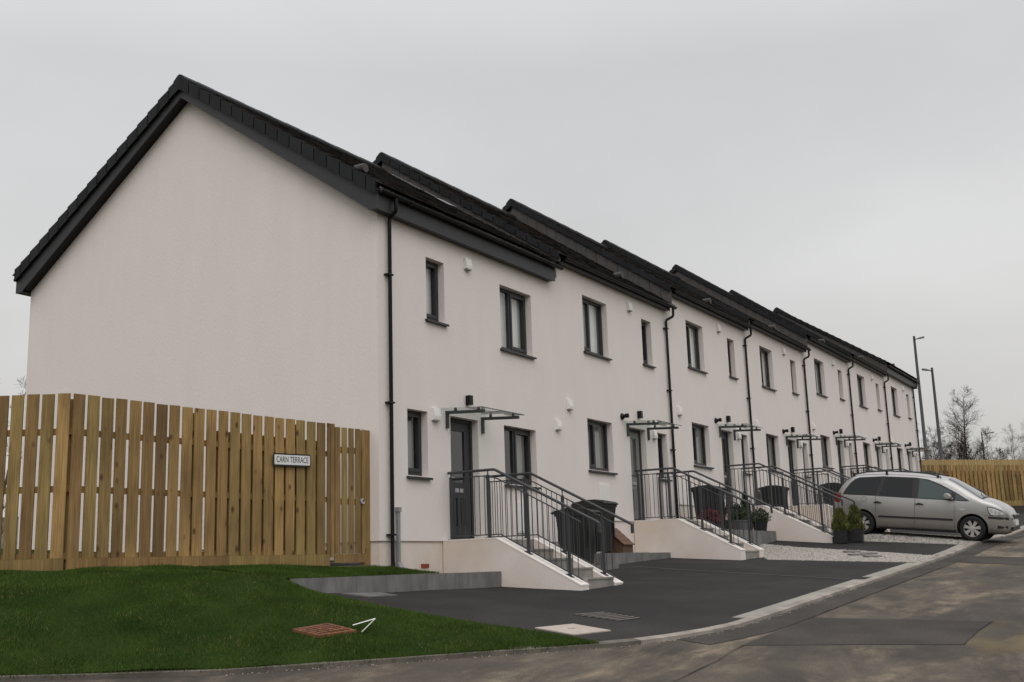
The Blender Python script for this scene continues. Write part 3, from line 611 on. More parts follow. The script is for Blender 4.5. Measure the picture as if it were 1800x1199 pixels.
def railing(toe):
    """local x = 0 on the rail line"""
    r = thing('stair_railing'); hz = lambda y: 1.097-.51*max(0, -y-.976); tzf = lambda y: 1.0 if y > -.83 else 1.0-.06*(-y-.83)/.2 if y > -1.03 else .94-SL*(-y-1.03); bz = lambda y: .012-SL*max(0, -y-1.07)
    ye = toe-.30; h = MB(); h.tube([(0, -.03, 1.097), (0, -.92, 1.097), (0, -.976, 1.094), (0, -1.03, 1.07), (0, ye+.02, hz(ye+.02)), (0, ye, hz(ye)-.015)], .024, 10)
    hb = h.build('handrail', m_hrail, r, smooth=True); q = MB(); q.box(-.02, .02, ye-.02, ye+.022, hz(ye)-.15, hz(ye)+.008); q.build('rail_end', m_rail, hb)
    e = toe+.03
    for nm, fz, ys in (('top_bar', tzf, (-.06, -.83, -1.03, e)), ('bottom_bar', bz, (-.06, -1.07, e))):
        b = MB()
        for ya, yb in zip(ys[:-1], ys[1:]): b.prism([(ya, fz(ya)-.009), (yb, fz(yb)-.009), (yb, fz(yb)+.009), (ya, fz(ya)+.009)], 'x', -.016, .016)
        b.build(nm, m_rail, r)
    for y in (-.09, -.845, -1.60, toe+.26):
        ft = -.044-SL*max(0, -y-1.07); p = MB(); p.box(-.022, .022, y-.022, y+.022, ft+.012, tzf(y)+.02)
        sl = SL if y < -1.07 else 0; a = .055
        p.prism([(y-a, ft-sl*a), (y+a, ft+sl*a), (y+a, ft+sl*a+.012), (y-a, ft-sl*a+.012)], 'x', -.05, .05)
        p.tube([(0, y, tzf(y)+.02), (0, y, hz(y)-.015)], .011, 8); p.build('post', m_rail, r)
    y = -.16; first = None
    while y > e-.005:
        if all(abs(y-q) > .04 for q in (-.09, -.845, -1.60, toe+.26)):
            b = MB(); b.tube([(0, y, bz(y)+.005), (0, y, tzf(y)-.005)], .0075, 6); b.build('baluster', m_rail, r)
        y -= .102
    return r
TOE = {1: -2.61, 2: -2.50, 3: -2.84}
ORD = {1: 'first', 2: 'second', 3: 'third', 4: 'fourth', 5: 'fifth', 6: 'sixth', 7: 'seventh'}
SDESC = {1: 'white walled front steps nearest the camera, of the end house beside the lawn', 2: 'white walled front steps of the second house, leading to the pale grey door', 3: 'white walled front steps beside the conifer planters and the silver car', 4: 'front steps of the fourth house, mostly hidden behind the silver car', 5: 'front steps of the fifth house, hidden below the car roof', 6: 'front steps of the last but one house in the terrace', 7: 'front steps of the far end house, by the far timber fence'}
proto = {}
for i in range(1, 8):
    hx_, hz_ = HXZ[i]; x0 = 1.75 if i == 1 else hx_+3.245; toe = TOE.get(i, -2.62); key = toe
    gr_ = H(x0+.7, toe)-hz_
    if i in (1, 2, 3, 4): st = steps(toe, gr_); proto['s'] = st
    else: st = copy_tree(proto['s'])
    st.location = (x0, 0, hz_); tag(st, SDESC[i], 'steps', 'front steps of the white terrace')
    if i in (1, 2, 3, 4): ra = railing(toe); proto['r'] = ra
    else: ra = copy_tree(proto['r'])
    rb = copy_tree(ra)
    for o_, dx, sd_ in ((ra, .15, 'left'), (rb, 1.375, 'right')):
        o_.location = (x0+dx, 0, hz_); tag(o_, 'grey steel railing on the %s side of the %s front steps from the lawn' % (sd_, ORD[i]), 'railing', 'stair railings')
# ------------------------------------------------------------------ raised patios and their edging walls
def edging(name, x0, x1, y, ztop, label, th=.07, ends=()):
    e = thing(name, (x0, y, ztop), label, 'edging wall', 'low concrete edging walls'); n = max(1, round((x1-x0)/1.15)); L_ = (x1-x0)/n
    for i in range(n):
        b = MB(); b.box(i*L_+.004, (i+1)*L_-.004, 0, th, -.6, rng.uniform(-.004, .004)); b.build('edging_block', m_kerbwall, e)
    return e
edging('edging_wall', -3.27, 1.746, -1.155, -.592, 'low dark concrete edging wall between the lawn bed and the first drive')
edging('edging_wall', 6.0, 9.446, -.86, -.312, 'low mottled edging wall below the brown box, before the second steps')
edging('edging_wall', 3.29, 5.98, -1.25, -.55, 'low edging wall in front of the wheelie bin beside the nearest steps')
edging('edging_wall', 11.03, 15.44, -1.36, .20, 'low edging wall below the potted plants of the third house')
for nm, x0, x1, y0, z in (('patio', 3.285, 6.03, -1.18, -.556), ('patio', 6.032, 9.448, -.79, -.318), ('patio', 11.028, 15.444, -1.29, .19), ('patio', 17.03, 21.44, -1.0, .5), ('patio', 23.03, 27.44, -1.0, .88), ('patio', 29.03, 33.44, -1.0, 1.08), ('patio', 35.03, 39.44, -1.0, 1.3)):
    b = MB(); b.box(x0, x1, y0, .0, z-.4, z); tag(b.build(nm, m_patio), kind='structure')
# ------------------------------------------------------------------ wheelie bins
m_bin = mat('bin_plastic', (.016, .017, .017), .5, .15, 5, .05, 60)
def wheelie_bin():
    """front towards -y, handle and wheels at the back"""
    t_ = thing('wheelie_bin'); b = MB()
    lo = [(-.22,-.24),(.22,-.24),(.22,.24),(-.22,.24)]; hi = [(-.275,-.36),(.275,-.36),(.275,.30),(-.275,.30)]
    rows = [(.04, 0), (.25, .22), (.60, .58), (.90, .93), (.935, .97)]; vs_ = []
    for z, f in rows: vs_ += [(l[0]+(h_[0]-l[0])*f, l[1]+(h_[1]-l[1])*f, z) for l, h_ in zip(lo, hi)]
    vs_ += [(-.29,-.375,.935),(.29,-.375,.935),(.29,.315,.935),(-.29,.315,.935),(-.29,-.375,.975),(.29,-.375,.975),(.29,.315,.975),(-.29,.315,.975)]
    fs = [(0,1,2,3)]; nr = len(vs_)//4
    for j in range(nr-1): fs += [(4*j+i, 4*j+(i+1) % 4, 4*j+4+(i+1) % 4, 4*j+4+i) for i in range(4)]
    fs.append(tuple(range(4*nr-4, 4*nr))); b.add(vs_, fs)
    for s_ in (-1, 1): b.box(s_*.2-.012, s_*.2+.012, -.34, -.30, .30, .80)
    b.build('bin_body', m_bin, t_)
    l = MB(); l.prism([(-.40,.976),(-.41,1.0),(-.36,1.035),(-.12,1.085),(.10,1.085),(.20,1.06),(.30,1.05),(.37,1.02),(.37,.976)], 'x', -.285, .285)
    l.prism([(-.30,1.052),(-.12,1.092),(.06,1.092),(.06,1.08),(-.30,1.04)], 'x', -.18, .18); l.build('bin_lid', m_bin, t_)
    h = MB(); h.tube([(-.24,.30,.99),(-.24,.40,1.0),(.24,.40,1.0),(.24,.30,.99)], .018, 8); h.build('bin_handle', m_bin, t_)
    for s_ in (-1, 1):
        q = MB(); q.lathe([(.09,-.025),(.1,-.02),(.1,.02),(.09,.025)], (s_*.25,.22,.1), 'x', 16); q.build('wheel', m_black, t_, smooth=True)
    return t_
BINS = [((4.92,-.90,-.552), .10, 'wheelie bin standing lowest, on the patio right beside the nearest steps'), ((6.66,-.42,-.314), -.06, 'taller standing wheelie bin between the nearest steps and the brown box'),
        ((11.95,-.86,.194), .05, 'wheelie bin behind the potted plants at the third house'), ((18.3,-.45,.504), .02, 'wheelie bin under the big ground floor window of the fourth house'), ((24.7,-.45,.884), .02, 'wheelie bin just left of the silver car tail')]
wb = wheelie_bin()
for i, (loc, a, lab) in enumerate(BINS):
    o = wb if i == 0 else copy_tree(wb); o.location = loc; o.rotation_euler = (0, 0, a); tag(o, lab, 'wheelie bin', 'black wheelie bins')
# brown slope-lidded box
m_brown = mat('brown_box', (.105, .064, .04), .75, .15, 8, .1, 50); m_brownl = mat('brown_lid', (.135, .072, .043), .7, .12, 6)
t_ = thing('storage_box', (7.34,-.62,-.316), 'small brown box with a sloping shingled lid on the second patio', 'storage box')
b = MB(); b.prism([(.22,0),(-.20,0),(-.20,.17),(.20,.50),(.22,.50)], 'x', -.24, .24); b.build('box_body', m_brown, t_)
b = MB()
for i in range(4):
    a, c = i/4, (i+1.12)/4; P = lambda f, l: (-.235+.40*f, .145+.355*f+l)
    b.prism([P(a,.018), P(a,.036), P(min(c,1.02),.024), P(min(c,1.02),.006)], 'x', -.265, .265)
b.box(-.262, .262, .16, .24, .505, .53); b.build('box_lid', m_brownl, t_)

# ------------------------------------------------------------------ plants
def leaf_mat(name, c, c2): return mat(name, c, .6, .3, 20, island=.35, tint=c2)
m_conif = leaf_mat('conifer_green', (.050, .080, .014), (.125, .115, .032)); m_dkgreen = leaf_mat('dark_foliage', (.018, .030, .012), (.03, .04, .015)); m_red = leaf_mat('red_foliage', (.16, .018, .022), (.09, .02, .02)); m_phor = leaf_mat('bronze_blades', (.075, .026, .022), (.045, .02, .016)); m_fern = leaf_mat('fern_green', (.045, .065, .02), (.03, .045, .018)); m_lav = leaf_mat('lilac_flower', (.20, .17, .28), (.12, .11, .18))
def foliage(n, shape, size, m, name, parent, up_=.5):
    """n small two-triangle leaves; shape(u) gives a point"""
    P = np.array([shape() for _ in range(n)]); d = rng.normal(size=(n, 3)); d[:, 2] = np.abs(d[:, 2])+up_; d /= np.linalg.norm(d, axis=1)[:, None]
    s_ = rng.normal(size=(n, 3)); s_ -= d*(s_*d).sum(1)[:, None]; s_ /= np.linalg.norm(s_, axis=1)[:, None]
    ln = size[0]*rng.uniform(.6, 1.4, (n, 1)); wd = size[1]*rng.uniform(.6, 1.4, (n, 1))
    V = np.stack([P, P+d*ln*.5+s_*wd, P+d*ln, P+d*ln*.5-s_*wd], 1).reshape(-1, 3); F = np.arange(4*n).reshape(n, 4)
    return raw(name, V, F, m, parent)
def cone_shape(h, r, z0, pw=.8):
    def f():
        z = rng.uniform()**1.25; a = rng.uniform(0, 6.283); rr = r*(1-z)**pw*(.25+.75*math.sqrt(rng.uniform()))*(1+.18*math.sin(3*a+z*9)); return (rr*math.cos(a), rr*math.sin(a), z0+z*h)
    return f
def ball_shape(rx, ry, rz_, z0):
    def f():
        v = rng.normal(size=3); v /= np.linalg.norm(v); q = rng.uniform()**.4; return (v[0]*rx*q, v[1]*ry*q, z0+abs(v[2])*rz_*q)
    return f
def pot(par, r0, r1, h, m, square=False):
    b = MB()
    if square:
        b.add([(-r0,-r0,0),(r0,-r0,0),(r0,r0,0),(-r0,r0,0),(-r1,-r1,h),(r1,-r1,h),(r1,r1,h),(-r1,r1,h),(-r1+.025,-r1+.025,h),(r1-.025,-r1+.025,h),(r1-.025,r1-.025,h),(-r1+.025,r1-.025,h),(-r1+.025,-r1+.025,h-.03),(r1-.025,-r1+.025,h-.03),(r1-.025,r1-.025,h-.03),(-r1+.025,r1-.025,h-.03)],
              [(3,2,1,0)]+[(k_+i, k_+(i+1) % 4, k_+4+(i+1) % 4, k_+4+i) for k_ in (0, 4, 8) for i in range(4)]+[(12,13,14,15)])
    else: b.lathe([(r0,0),(r1,h),(r1+.012,h),(r1+.012,h-.03),(r1-.01,h-.0),(r1-.02,h-.03),(.01,h-.035)], (0,0,0), 'z', 18)
    return b.build('pot', m, par, smooth=not square, fix=True)
m_pot = mat('black_pot', (.016, .017, .018), .55, .12, 6); m_potg = mat('grey_pot', (.10, .105, .11), .6, .12, 6)
for i, (x, y, hh) in enumerate(((15.53,-3.06,.52), (15.86,-3.36,.58))):
    t_ = thing('potted_conifer', (x, y, H(x, y)), ('yellowish conifer in a black cube pot, the left one beside the third steps', 'greener conifer in a black cube pot, the right one nearest the car')[i], 'potted plant', 'conifers in black cube pots', (0, 0, .1)); pot(t_, .16, .175, .34, m_pot, True)
    foliage(3600, cone_shape(hh, .21, .28, .42), (.12, .010), m_conif, 'conifer_foliage', t_, 2.0); b = MB(); b.tube([(0,0,.28),(0,0,.75)], .012, 6); b.build('stem', m_bark, t_)
def blades(par, n, h, spread, wd, m, name, z0):
    b = MB()
    for i in range(n):
        a = rng.uniform(0, 6.283); s_ = rng.uniform(.25, 1)*spread; hh = h*rng.uniform(.6, 1.05); d = Vector((math.cos(a), math.sin(a), 0)); e = Vector((-d.y, d.x, 0)); pr = None
        vs_ = []
        for q in range(6):
            f = q/5; c = d*(s_*f**1.7)+Vector((0, 0, z0+hh*(f-.28*f**3))); w_ = wd*(1-f)**.6*(.6+f)+.001; vs_ += [c-e*w_, c+e*w_]
        b.add(vs_, [(2*q, 2*q+1, 2*q+3, 2*q+2) for q in range(5)])
    return b.build(name, m, par, fix=False)
z3 = .194
t_ = thing('potted_phormium', (12.75,-.95,z3), 'spiky bronze leaved plant in a pot in front of the third house bin', 'potted plant', 'pot plants on the third patio'); pot(t_, .13, .18, .26, m_pot); blades(t_, 46, .72, .42, .014, m_phor, 'blade_leaves', .22)
t_ = thing('red_plant', (11.55,-1.05,z3), 'low red leaved plant at the foot of the third house bin', 'potted plant', 'pot plants on the third patio'); pot(t_, .16, .2, .16, m_pot); foliage(900, ball_shape(.36, .3, .34, .14), (.085, .022), m_red, 'red_leaves', t_)
t_ = thing('dark_conifer', (14.9,-.75,z3+.0), 'slim dark clipped conifer left of the third front door', 'potted plant', 'pot plants on the third patio'); pot(t_, .15, .2, .3, m_potg); foliage(1500, cone_shape(.72, .17, .3, .5), (.06, .016), m_dkgreen, 'conifer_foliage', t_)
t_ = thing('potted_bush', (14.2,-.75,z3), 'dark rounded bush in a grey pot beside the slim conifer', 'potted plant', 'pot plants on the third patio'); pot(t_, .15, .2, .3, m_potg); foliage(1300, ball_shape(.26, .26, .42, .28), (.06, .018), m_dkgreen, 'bush_leaves', t_)
t_ = thing('potted_fern', (13.55,-1.1,z3), 'arching green plant in a grey pot between the bronze and lilac plants', 'potted plant', 'pot plants on the third patio'); pot(t_, .14, .19, .27, m_potg); blades(t_, 70, .42, .36, .010, m_fern, 'fern_leaves', .24)
t_ = thing('potted_lavender', (14.6,-1.22,z3), 'bushy plant with lilac flowers in a black pot at the patio edge', 'potted plant', 'pot plants on the third patio'); pot(t_, .16, .21, .26, m_pot); foliage(1100, ball_shape(.30, .28, .34, .24), (.07, .012), m_fern, 'lavender_leaves', t_); tag(foliage(160, ball_shape(.27, .25, .42, .30), (.03, .012), m_lav, 'lavender_flowers', t_), kind='stuff')

# ------------------------------------------------------------------ timber fences
m_white_sign = mat('sign_white', (.74, .74, .73), .4, .02, 4); m_signblk = mat('sign_black', (.015, .015, .017), .4, .05, 4)
def fence(name, A, B, ztA, ztB, zb, label, rear=None, board=.156, pitch=.2, group='timber fences', post_every=1.8, gravel=True, wood=None):
    """paling fence from A to B (plan points), boards on the camera side"""
    wood = wood or m_wood; A, B = Vector(A), Vector(B); L_ = (B-A).length; d = (B-A)/L_; ang = math.atan2(d.y, d.x); f = thing(name, (A.x, A.y, 0), label, 'fence', group, (0, 0, ang))
    zt = lambda x: ztA+(ztB-ztA)*x/L_; b = MB(); x = .006
    while x < L_-.03:
        e = min(x+board*rng.uniform(.97, 1.03), L_-.003); z0 = zb+(.13 if gravel else .0); t0 = zt((x+e)/2)+rng.uniform(-.006, .006); k_ = rng.uniform(-.004, .004); jy = rng.uniform(-.002, .002)
        b.add([(x,-.022+jy,z0),(e,-.022+jy,z0),(e,jy,z0),(x,jy,z0),(x+k_,-.022+jy,t0),(e+k_,-.022+jy,t0),(e+k_,jy,t0),(x+k_,jy,t0)], [(0,3,2,1),(4,5,6,7),(0,1,5,4),(1,2,6,5),(2,3,7,6),(3,0,4,7)]); x += pitch
    b.build('paling_boards', wood, f)
    if rear:
        b = MB(); x = rear[0]
        while x < rear[1]: b.box(x, x+.15, .05, .07, zb+.13, zt(x)-.28); x += pitch
        b.build('rear_boards', wood, f)
    h = ztA-zb
    for fz in (.78, .45, .07):
        q = MB(); q.prism([(0, zb+h*fz-.04), (L_, zb+h*fz-.04+(ztB-ztA)*fz), (L_, zb+h*fz+.04+(ztB-ztA)*fz), (0, zb+h*fz+.04)], 'y', .004, .048); q.build('fence_rail', wood, f)
    x = .05
    while x < L_:
        q = MB(); q.box(x-.04, x+.04, .05, .13, zb-.4, zt(x)-.06); q.build('fence_post', wood, f); x += post_every
    if gravel:
        q = MB(); x = 0
        while x < L_-.05: e = min(x+2.4, L_); q.box(x+.002, e-.002, -.030, -.002, zb-.12, zb+.128); x += 2.4
        q.build('gravel_board', wood, f)
    return f
CORN = (-5.03, .985)
fence('timber_fence', CORN, (-.83,.33), 1.80, 1.742, -.385, 'tall timber paling fence across the gable, carrying the white street sign', rear=(2.1, 4.1))
dl = Vector((-.515, .857)); PL_ = Vector(CORN)+dl*.012+Vector((-.012,-.006)); PE = PL_+dl*7
fence('timber_fence', tuple(PE), tuple(PL_), 1.80, 1.80, -.385, 'timber paling fence turning back from the corner at the left edge', pitch=.195)
# gate
ga, gb = Vector((-.81,.322)), Vector((.02,.19)); gl = (gb-ga).length; gd = (gb-ga)/gl
g = thing('timber_gate', (ga.x, ga.y, 0), 'narrow timber gate between the fence and the house corner, with a ring latch', 'gate', None, (0, 0, math.atan2(gd.y, gd.x)))
q = MB(); q.box(-.0, .075, -.02, .07, -.30, 1.745); q.build('gate_post', m_wood, g); q = MB(); q.box(gl-.135, gl-.02, -.012, .08, -.43, 1.695); q.build('gate_post', m_wood, g)
b = MB(); x = .09
while x < gl-.25: b.box(x, x+.100, -.022, 0, -.25, 1.70+.0*x+rng.uniform(-.004, .004)); x += .141
b.box(x, gl-.14, -.022, 0, -.25, 1.70); b.build('gate_boards', m_wood, g)
for z in (1.35, .55): q = MB(); q.box(.08, gl-.14, .002, .045, z-.045, z+.045); q.build('gate_rail', m_wood, g)
q = MB(); q.box(.08, gl-.14, -.030, -.0, -.385, -.255); q.build('gate_rail', m_wood, g)
q = MB(); q.lathe([(.045,-.03),(.045,-.023)], (gl-.20,0,.56), 'y', 14); q.tube([(gl-.20+.035*math.cos(a),-.04,.55+.035*math.sin(a)) for a in np.linspace(0, 6.283, 13)], .006, 6); q.build('ring_latch', m_steel, g)
q = MB(); q.box(-.1, gl-.0, -.12, .25, -.52, -.437); q.build('doorstep', m_patio, g)
# street sign
sg = Vector((-1.597,.409)); sdir = Vector((.670,-.104)).normalized(); sn = Vector((sdir.y, -sdir.x)); sp = sg+sn*.026
s_ = thing('street_sign', (sp.x, sp.y, 1.131), 'white street name plate reading CARN TERRACE on the fence', 'street sign', None, (0, R(-1.0), math.atan2(sdir.y, sdir.x)))
def rrect(w_, h_, r, n=5): return [(sx*(w_-r)+r*math.cos(a), sz*(h_-r)+r*math.sin(a)) for sx, sz, a0 in ((1,1,0),(-1,1,90),(-1,-1,180),(1,-1,270)) for a in [R(a0+90*i/n) for i in range(n+1)]]
q = MB(); q.prism(rrect(.352,.094,.024), 'y', -.004, .004); q.build('sign_border', m_signblk, s_)
q = MB(); q.prism(rrect(.334,.072,.015), 'y', -.007, -.0041); q.build('sign_plate', m_white_sign, s_)
tx = bpy.data.curves.new('sign_lettering', 'FONT'); tx.body = 'CARN TERRACE'; tx.align_x = 'CENTER'; tx.align_y = 'CENTER'; tx.size = .125; tx.extrude = .0004; tx.space_character = 1.02
to = bpy.data.objects.new('sign_text_curve', tx); COL.objects.link(to); dg = bpy.context.evaluated_depsgraph_get(); tm = bpy.data.meshes.new_from_object(to.evaluated_get(dg)); bpy.data.objects.remove(to); tm.name = 'sign_lettering'; tm.materials.clear(); tm.materials.append(m_signblk); to = bpy.data.objects.new('sign_lettering', tm); COL.objects.link(to); to.parent = s_; to.location = (0,-.0085,0); to.rotation_euler = (R(90), 0, 0); to.scale = (.60/max(.01, max(v.co.x for v in tm.vertices)-min(v.co.x for v in tm.vertices)), 1, 1)
# far fence on a dark plinth beyond the terrace
fA, fB = Vector((42.75,.25)), Vector((49.0,-10.0))
ff = fence('timber_fence', tuple(fA), tuple(fB), 3.74, 3.36, 1.75, 'timber paling fence closing the far end of the street behind the car', rear=(.1, 11.8), board=.15, pitch=.205, gravel=True)  # rear boards added here so the gaps between palings fall into shade
fence('timber_fence', (45.3,2.1), (54,-8.4), 4.28, 4.1, 1.9, 'taller rear timber fence showing as a strip above the far street fence', board=.15, pitch=.165, gravel=False, wood=m_woodfar)
d_ = (fB-fA).normalized(); wl = thing('retaining_wall', (fA.x, fA.y, 0), 'dark low retaining wall under the far timber fence', 'wall', None, (0, 0, math.atan2(d_.y, d_.x)))
q = MB(); q.box(0, (fB-fA).length, -.02, .3, .2, 1.74); q.build('wall_body', mat('dark_retaining', (.05, .046, .04), .9, .25, 3), wl)
# ------------------------------------------------------------------ covers and drains
def on(zf, poly, dz, th=.03):
    b = MB(); n_ = len(poly); z = [float(zf(x, y)) for x, y in poly]
    b.add([(p[0], p[1], q+dz-th) for p, q in zip(poly, z)]+[(p[0], p[1], q+dz) for p, q in zip(poly, z)], [tuple(range(n_))[::-1], tuple(range(n_, 2*n_))]+[(i, (i+1) % n_, n_+(i+1) % n_, n_+i) for i in range(n_)]); return b
def quadpt(P, u, v):
    a, b_, c, d = [Vector(p) for p in P]; return tuple(a.lerp(b_, u).lerp(d.lerp(c, u), v))
m_rust = mat('rusty_iron', (.20, .085, .038), .85, .45, 14, .5, 60, tint=(.13, .06, .035)); m_slab = mat('pale_slab', (.42, .36, .31), .9, .14, 6, .2, 60); m_iron = mat('grey_iron', (.17, .155, .14), .7, .25, 12); m_dark = mat('dark_gap', (.012, .012, .012), .9, .05, 4)
MH = [(-5.11,-2.80),(-4.66,-2.90),(-4.62,-3.26),(-5.09,-3.14)]
t_ = tag(on(Lf, MH, .035).build('manhole_cover', m_rust), 'rusty square manhole cover sunk in the lawn', 'manhole cover')
b = MB()
for i in range(6):
    for j in range(5):
        q = [quadpt(MH, .06+i*.15+a, .07+j*.18+c) for a, c in ((0,0),(.10,0),(.10,.11),(0,.11))]
        if (i+j) % 2: q = [quadpt(MH, .06+i*.15+a, .07+j*.18+c) for a, c in ((.03,-.02),(.12,.06),(.07,.13),(-.02,.05))]
        z = [float(Lf(*p))+.046 for p in q]; b.add([(*p, zq) for p, zq in zip(q, z)]+[(*p, zq-.012) for p, zq in zip(q, z)], [(0,1,2,3),(0,4,5,1),(1,5,6,2),(2,6,7,3),(3,7,4,0)])
b.build('tread_pattern', m_rust, t_)
SLB = [(-2.73,-4.35),(-2.15,-4.54),(-2.26,-5.09),(-2.80,-4.90)]
t_ = tag(on(H, SLB, .012).build('meter_cover', m_slab), 'pale square concrete cover at the corner of the lawn and drive', 'access cover')
q = [quadpt(SLB, u, v) for u, v in ((.42,.42),(.58,.46),(.57,.50),(.41,.46))]; on(H, q, .0135, .01).build('slot', m_dark, t_)
DR_ = [(-1.43,-4.16),(-.91,-4.32),(-1.06,-4.92),(-1.50,-4.81)]
t_ = tag(on(H, DR_, .006).build('drain_cover', m_tarmac), 'tarmac filled drain cover with pale metal bars in the drive', 'drain cover')
for i in range(7):
    v = .02+i*.155; q = [quadpt(DR_, u, w_) for u, w_ in ((0,v),(1,v),(1,v+.035),(0,v+.035))]; on(H, q, .012, .008).build('grate_bar', m_iron, t_)
GT = [(-2.50,-1.30),(-1.54,-1.19),(-1.68,-1.60),(-2.45,-1.70)]
t_ = tag(on(H, GT, .008).build('sett_panel', m_iron), 'patch of small grey stone setts at the foot of the edging wall', 'paving panel')
b = MB()
for i in range(9):
    for j in range(4):
        q = [quadpt(GT, (i+a)/9, (j+c)/4) for a, c in ((.06,.07),(.92,.07),(.92,.92),(.06,.92))]; z = [float(H(*p))+.013 for p in q]; b.add([(*p, zq) for p, zq in zip(q, z)], [(0,1,2,3)])
b.build('setts', m_kerbwall, t_)
for (cx, cy), lab in (((13.0,-3.95), 'grey round stepping disc in the gravel, the far one'), ((12.1,-4.3), 'grey round stepping disc in the gravel, the middle left one'), ((12.55,-4.45), 'small grey disc in the gravel, the middle right one'), ((11.65,-4.75), 'grey round stepping disc in the gravel, the one nearest the kerb')):
    tag(on(H, [(cx+.22*math.cos(a), cy+.20*math.sin(a)) for a in np.linspace(0, 6.283, 15)[:-1]], .045, .05).build('stepping_disc', m_iron), lab, 'stepping stone', 'discs set in the gravel strip')
b = MB(); S3 = [(-4.55,-3.15),(-4.16,-3.15),(-4.66,-3.36)]
P = [Vector((x, y, float(Lf(x, y))+dz)) for (x, y), dz in zip(S3, (.05, .085, .04))]
for a, c in ((0, 1), (1, 2)):
    d = (P[c]-P[a]).normalized(); e = Vector((-d.y, d.x, .3)).normalized()*.0075; b.add([P[a]-e, P[a]+e, P[c]+e, P[c]-e], [(0,1,2,3)]); b.add([P[a]-e+Vector((0,0,.003)), P[a]+e+Vector((0,0,.003)), P[c]+e+Vector((0,0,.003)), P[c]-e+Vector((0,0,.003))], [(0,1,2,3)])
tag(b.build('plastic_strap', m_white, fix=False), 'white plastic strap bent in a V on the lawn beside the rusty cover', 'strap')

# ------------------------------------------------------------------ the silver people carrier
m_paint = bpy.data.materials.new('silver_paint'); m_paint.use_nodes = True; b_ = m_paint.node_tree.nodes['Principled BSDF']
b_.inputs['Base Color'].default_value = (.42, .412, .40, 1); b_.inputs['Metallic'].default_value = .65; b_.inputs['Roughness'].default_value = .34; b_.inputs['Coat Weight'].default_value = .5; b_.inputs['Coat Roughness'].default_value = .06
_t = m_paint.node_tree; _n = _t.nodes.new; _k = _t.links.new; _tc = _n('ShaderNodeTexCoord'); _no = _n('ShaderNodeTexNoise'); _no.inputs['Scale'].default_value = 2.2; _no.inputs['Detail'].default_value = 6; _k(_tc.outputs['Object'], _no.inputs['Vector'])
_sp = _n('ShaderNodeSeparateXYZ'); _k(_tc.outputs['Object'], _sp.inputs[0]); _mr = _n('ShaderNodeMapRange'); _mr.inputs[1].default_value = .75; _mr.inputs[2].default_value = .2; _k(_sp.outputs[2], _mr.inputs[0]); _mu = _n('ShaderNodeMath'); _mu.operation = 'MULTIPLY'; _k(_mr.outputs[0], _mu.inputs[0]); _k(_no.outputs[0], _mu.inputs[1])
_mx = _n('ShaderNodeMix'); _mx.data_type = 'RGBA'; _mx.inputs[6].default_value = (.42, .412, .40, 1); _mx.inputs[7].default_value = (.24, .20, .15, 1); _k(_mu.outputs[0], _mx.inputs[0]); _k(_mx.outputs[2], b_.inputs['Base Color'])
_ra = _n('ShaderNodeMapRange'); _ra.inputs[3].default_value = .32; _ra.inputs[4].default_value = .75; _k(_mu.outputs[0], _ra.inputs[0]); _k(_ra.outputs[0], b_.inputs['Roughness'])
m_cglass = bpy.data.materials.new('tinted_glass'); m_cglass.use_nodes = True; b_ = m_cglass.node_tree.nodes['Principled BSDF']; b_.inputs['Base Color'].default_value = (.010, .013, .013, 1); b_.inputs['Roughness'].default_value = .03; b_.inputs['Specular IOR Level'].default_value = .35
m_fglass = bpy.data.materials.new('clear_car_glass'); m_fglass.use_nodes = True; b_ = m_fglass.node_tree.nodes['Principled BSDF']; b_.inputs['Base Color'].default_value = (.055, .078, .075, 1); b_.inputs['Roughness'].default_value = .03; b_.inputs['Specular IOR Level'].default_value = .5
m_wsc = bpy.data.materials.new('windscreen_glass'); m_wsc.use_nodes = True; b_ = m_wsc.node_tree.nodes['Principled BSDF']; b_.inputs['Base Color'].default_value = (.05, .055, .055, 1); b_.inputs['Roughness'].default_value = .04; b_.inputs['Specular IOR Level'].default_value = 1.0
m_rubber = mat('black_rubber', (.014, .014, .014), .8, .1, 6); m_trim = mat('dark_trim', (.022, .021, .021), .55, .1, 5); m_rim = mat('alloy_silver', (.50, .48, .46), .4, .08, 8, metal=.5); m_redl = mat('red_lens', (.20, .010, .010), .2, .1, 6, spec=.6)
m_lens = mat('headlight_lens', (.62, .64, .65), .12, .3, 18, spec=.8)
TOPS = [(-.76,.80),(-.74,.95),(-.67,1.05),(-.56,1.31),(-.43,1.50),(-.22,1.64),(.05,1.695),(.57,1.73),(1.27,1.71),(1.82,1.672),(2.18,1.62),(2.42,1.50),(2.72,1.325),(3.0,1.155),(3.12,1.105),(3.35,1.05),(3.6,.955),(3.78,.85),(3.87,.73),(3.93,.60),(3.945,.50)]
BOTS = [(-.76,.42),(-.66,.28),(-.4,.24),(.4,.20),(2.4,.18),(3.4,.20),(3.75,.23),(3.88,.30),(3.945,.42)]
PLN = [(-.76,.80),(-.70,.88),(-.5,.955),(0,.99),(.6,1),(2.6,1),(3.1,.985),(3.45,.94),(3.7,.86),(3.85,.74),(3.92,.60),(3.945,.48)]
warp = lambda q: (3.1+(q[0]-3.1)*.83 if q[0] > 3.1 else -.3+(q[0]+.3)*1.18 if q[0] < -.3 else q[0], q[1])
TOPS, BOTS, PLN = [warp(q) for q in TOPS], [warp(q) for q in BOTS], [warp(q) for q in PLN]
ip = lambda T, s: float(np.interp(s, [q[0] for q in T], [q[1] for q in T]))
def wid(h): return float(np.interp(h, [.18,.30,.50,.75,.95,1.06,1.62,1.75], [.80,.86,.895,.905,.895,.875,.665,.61]))
def half(s, h): return wid(h)*ip(PLN, s)
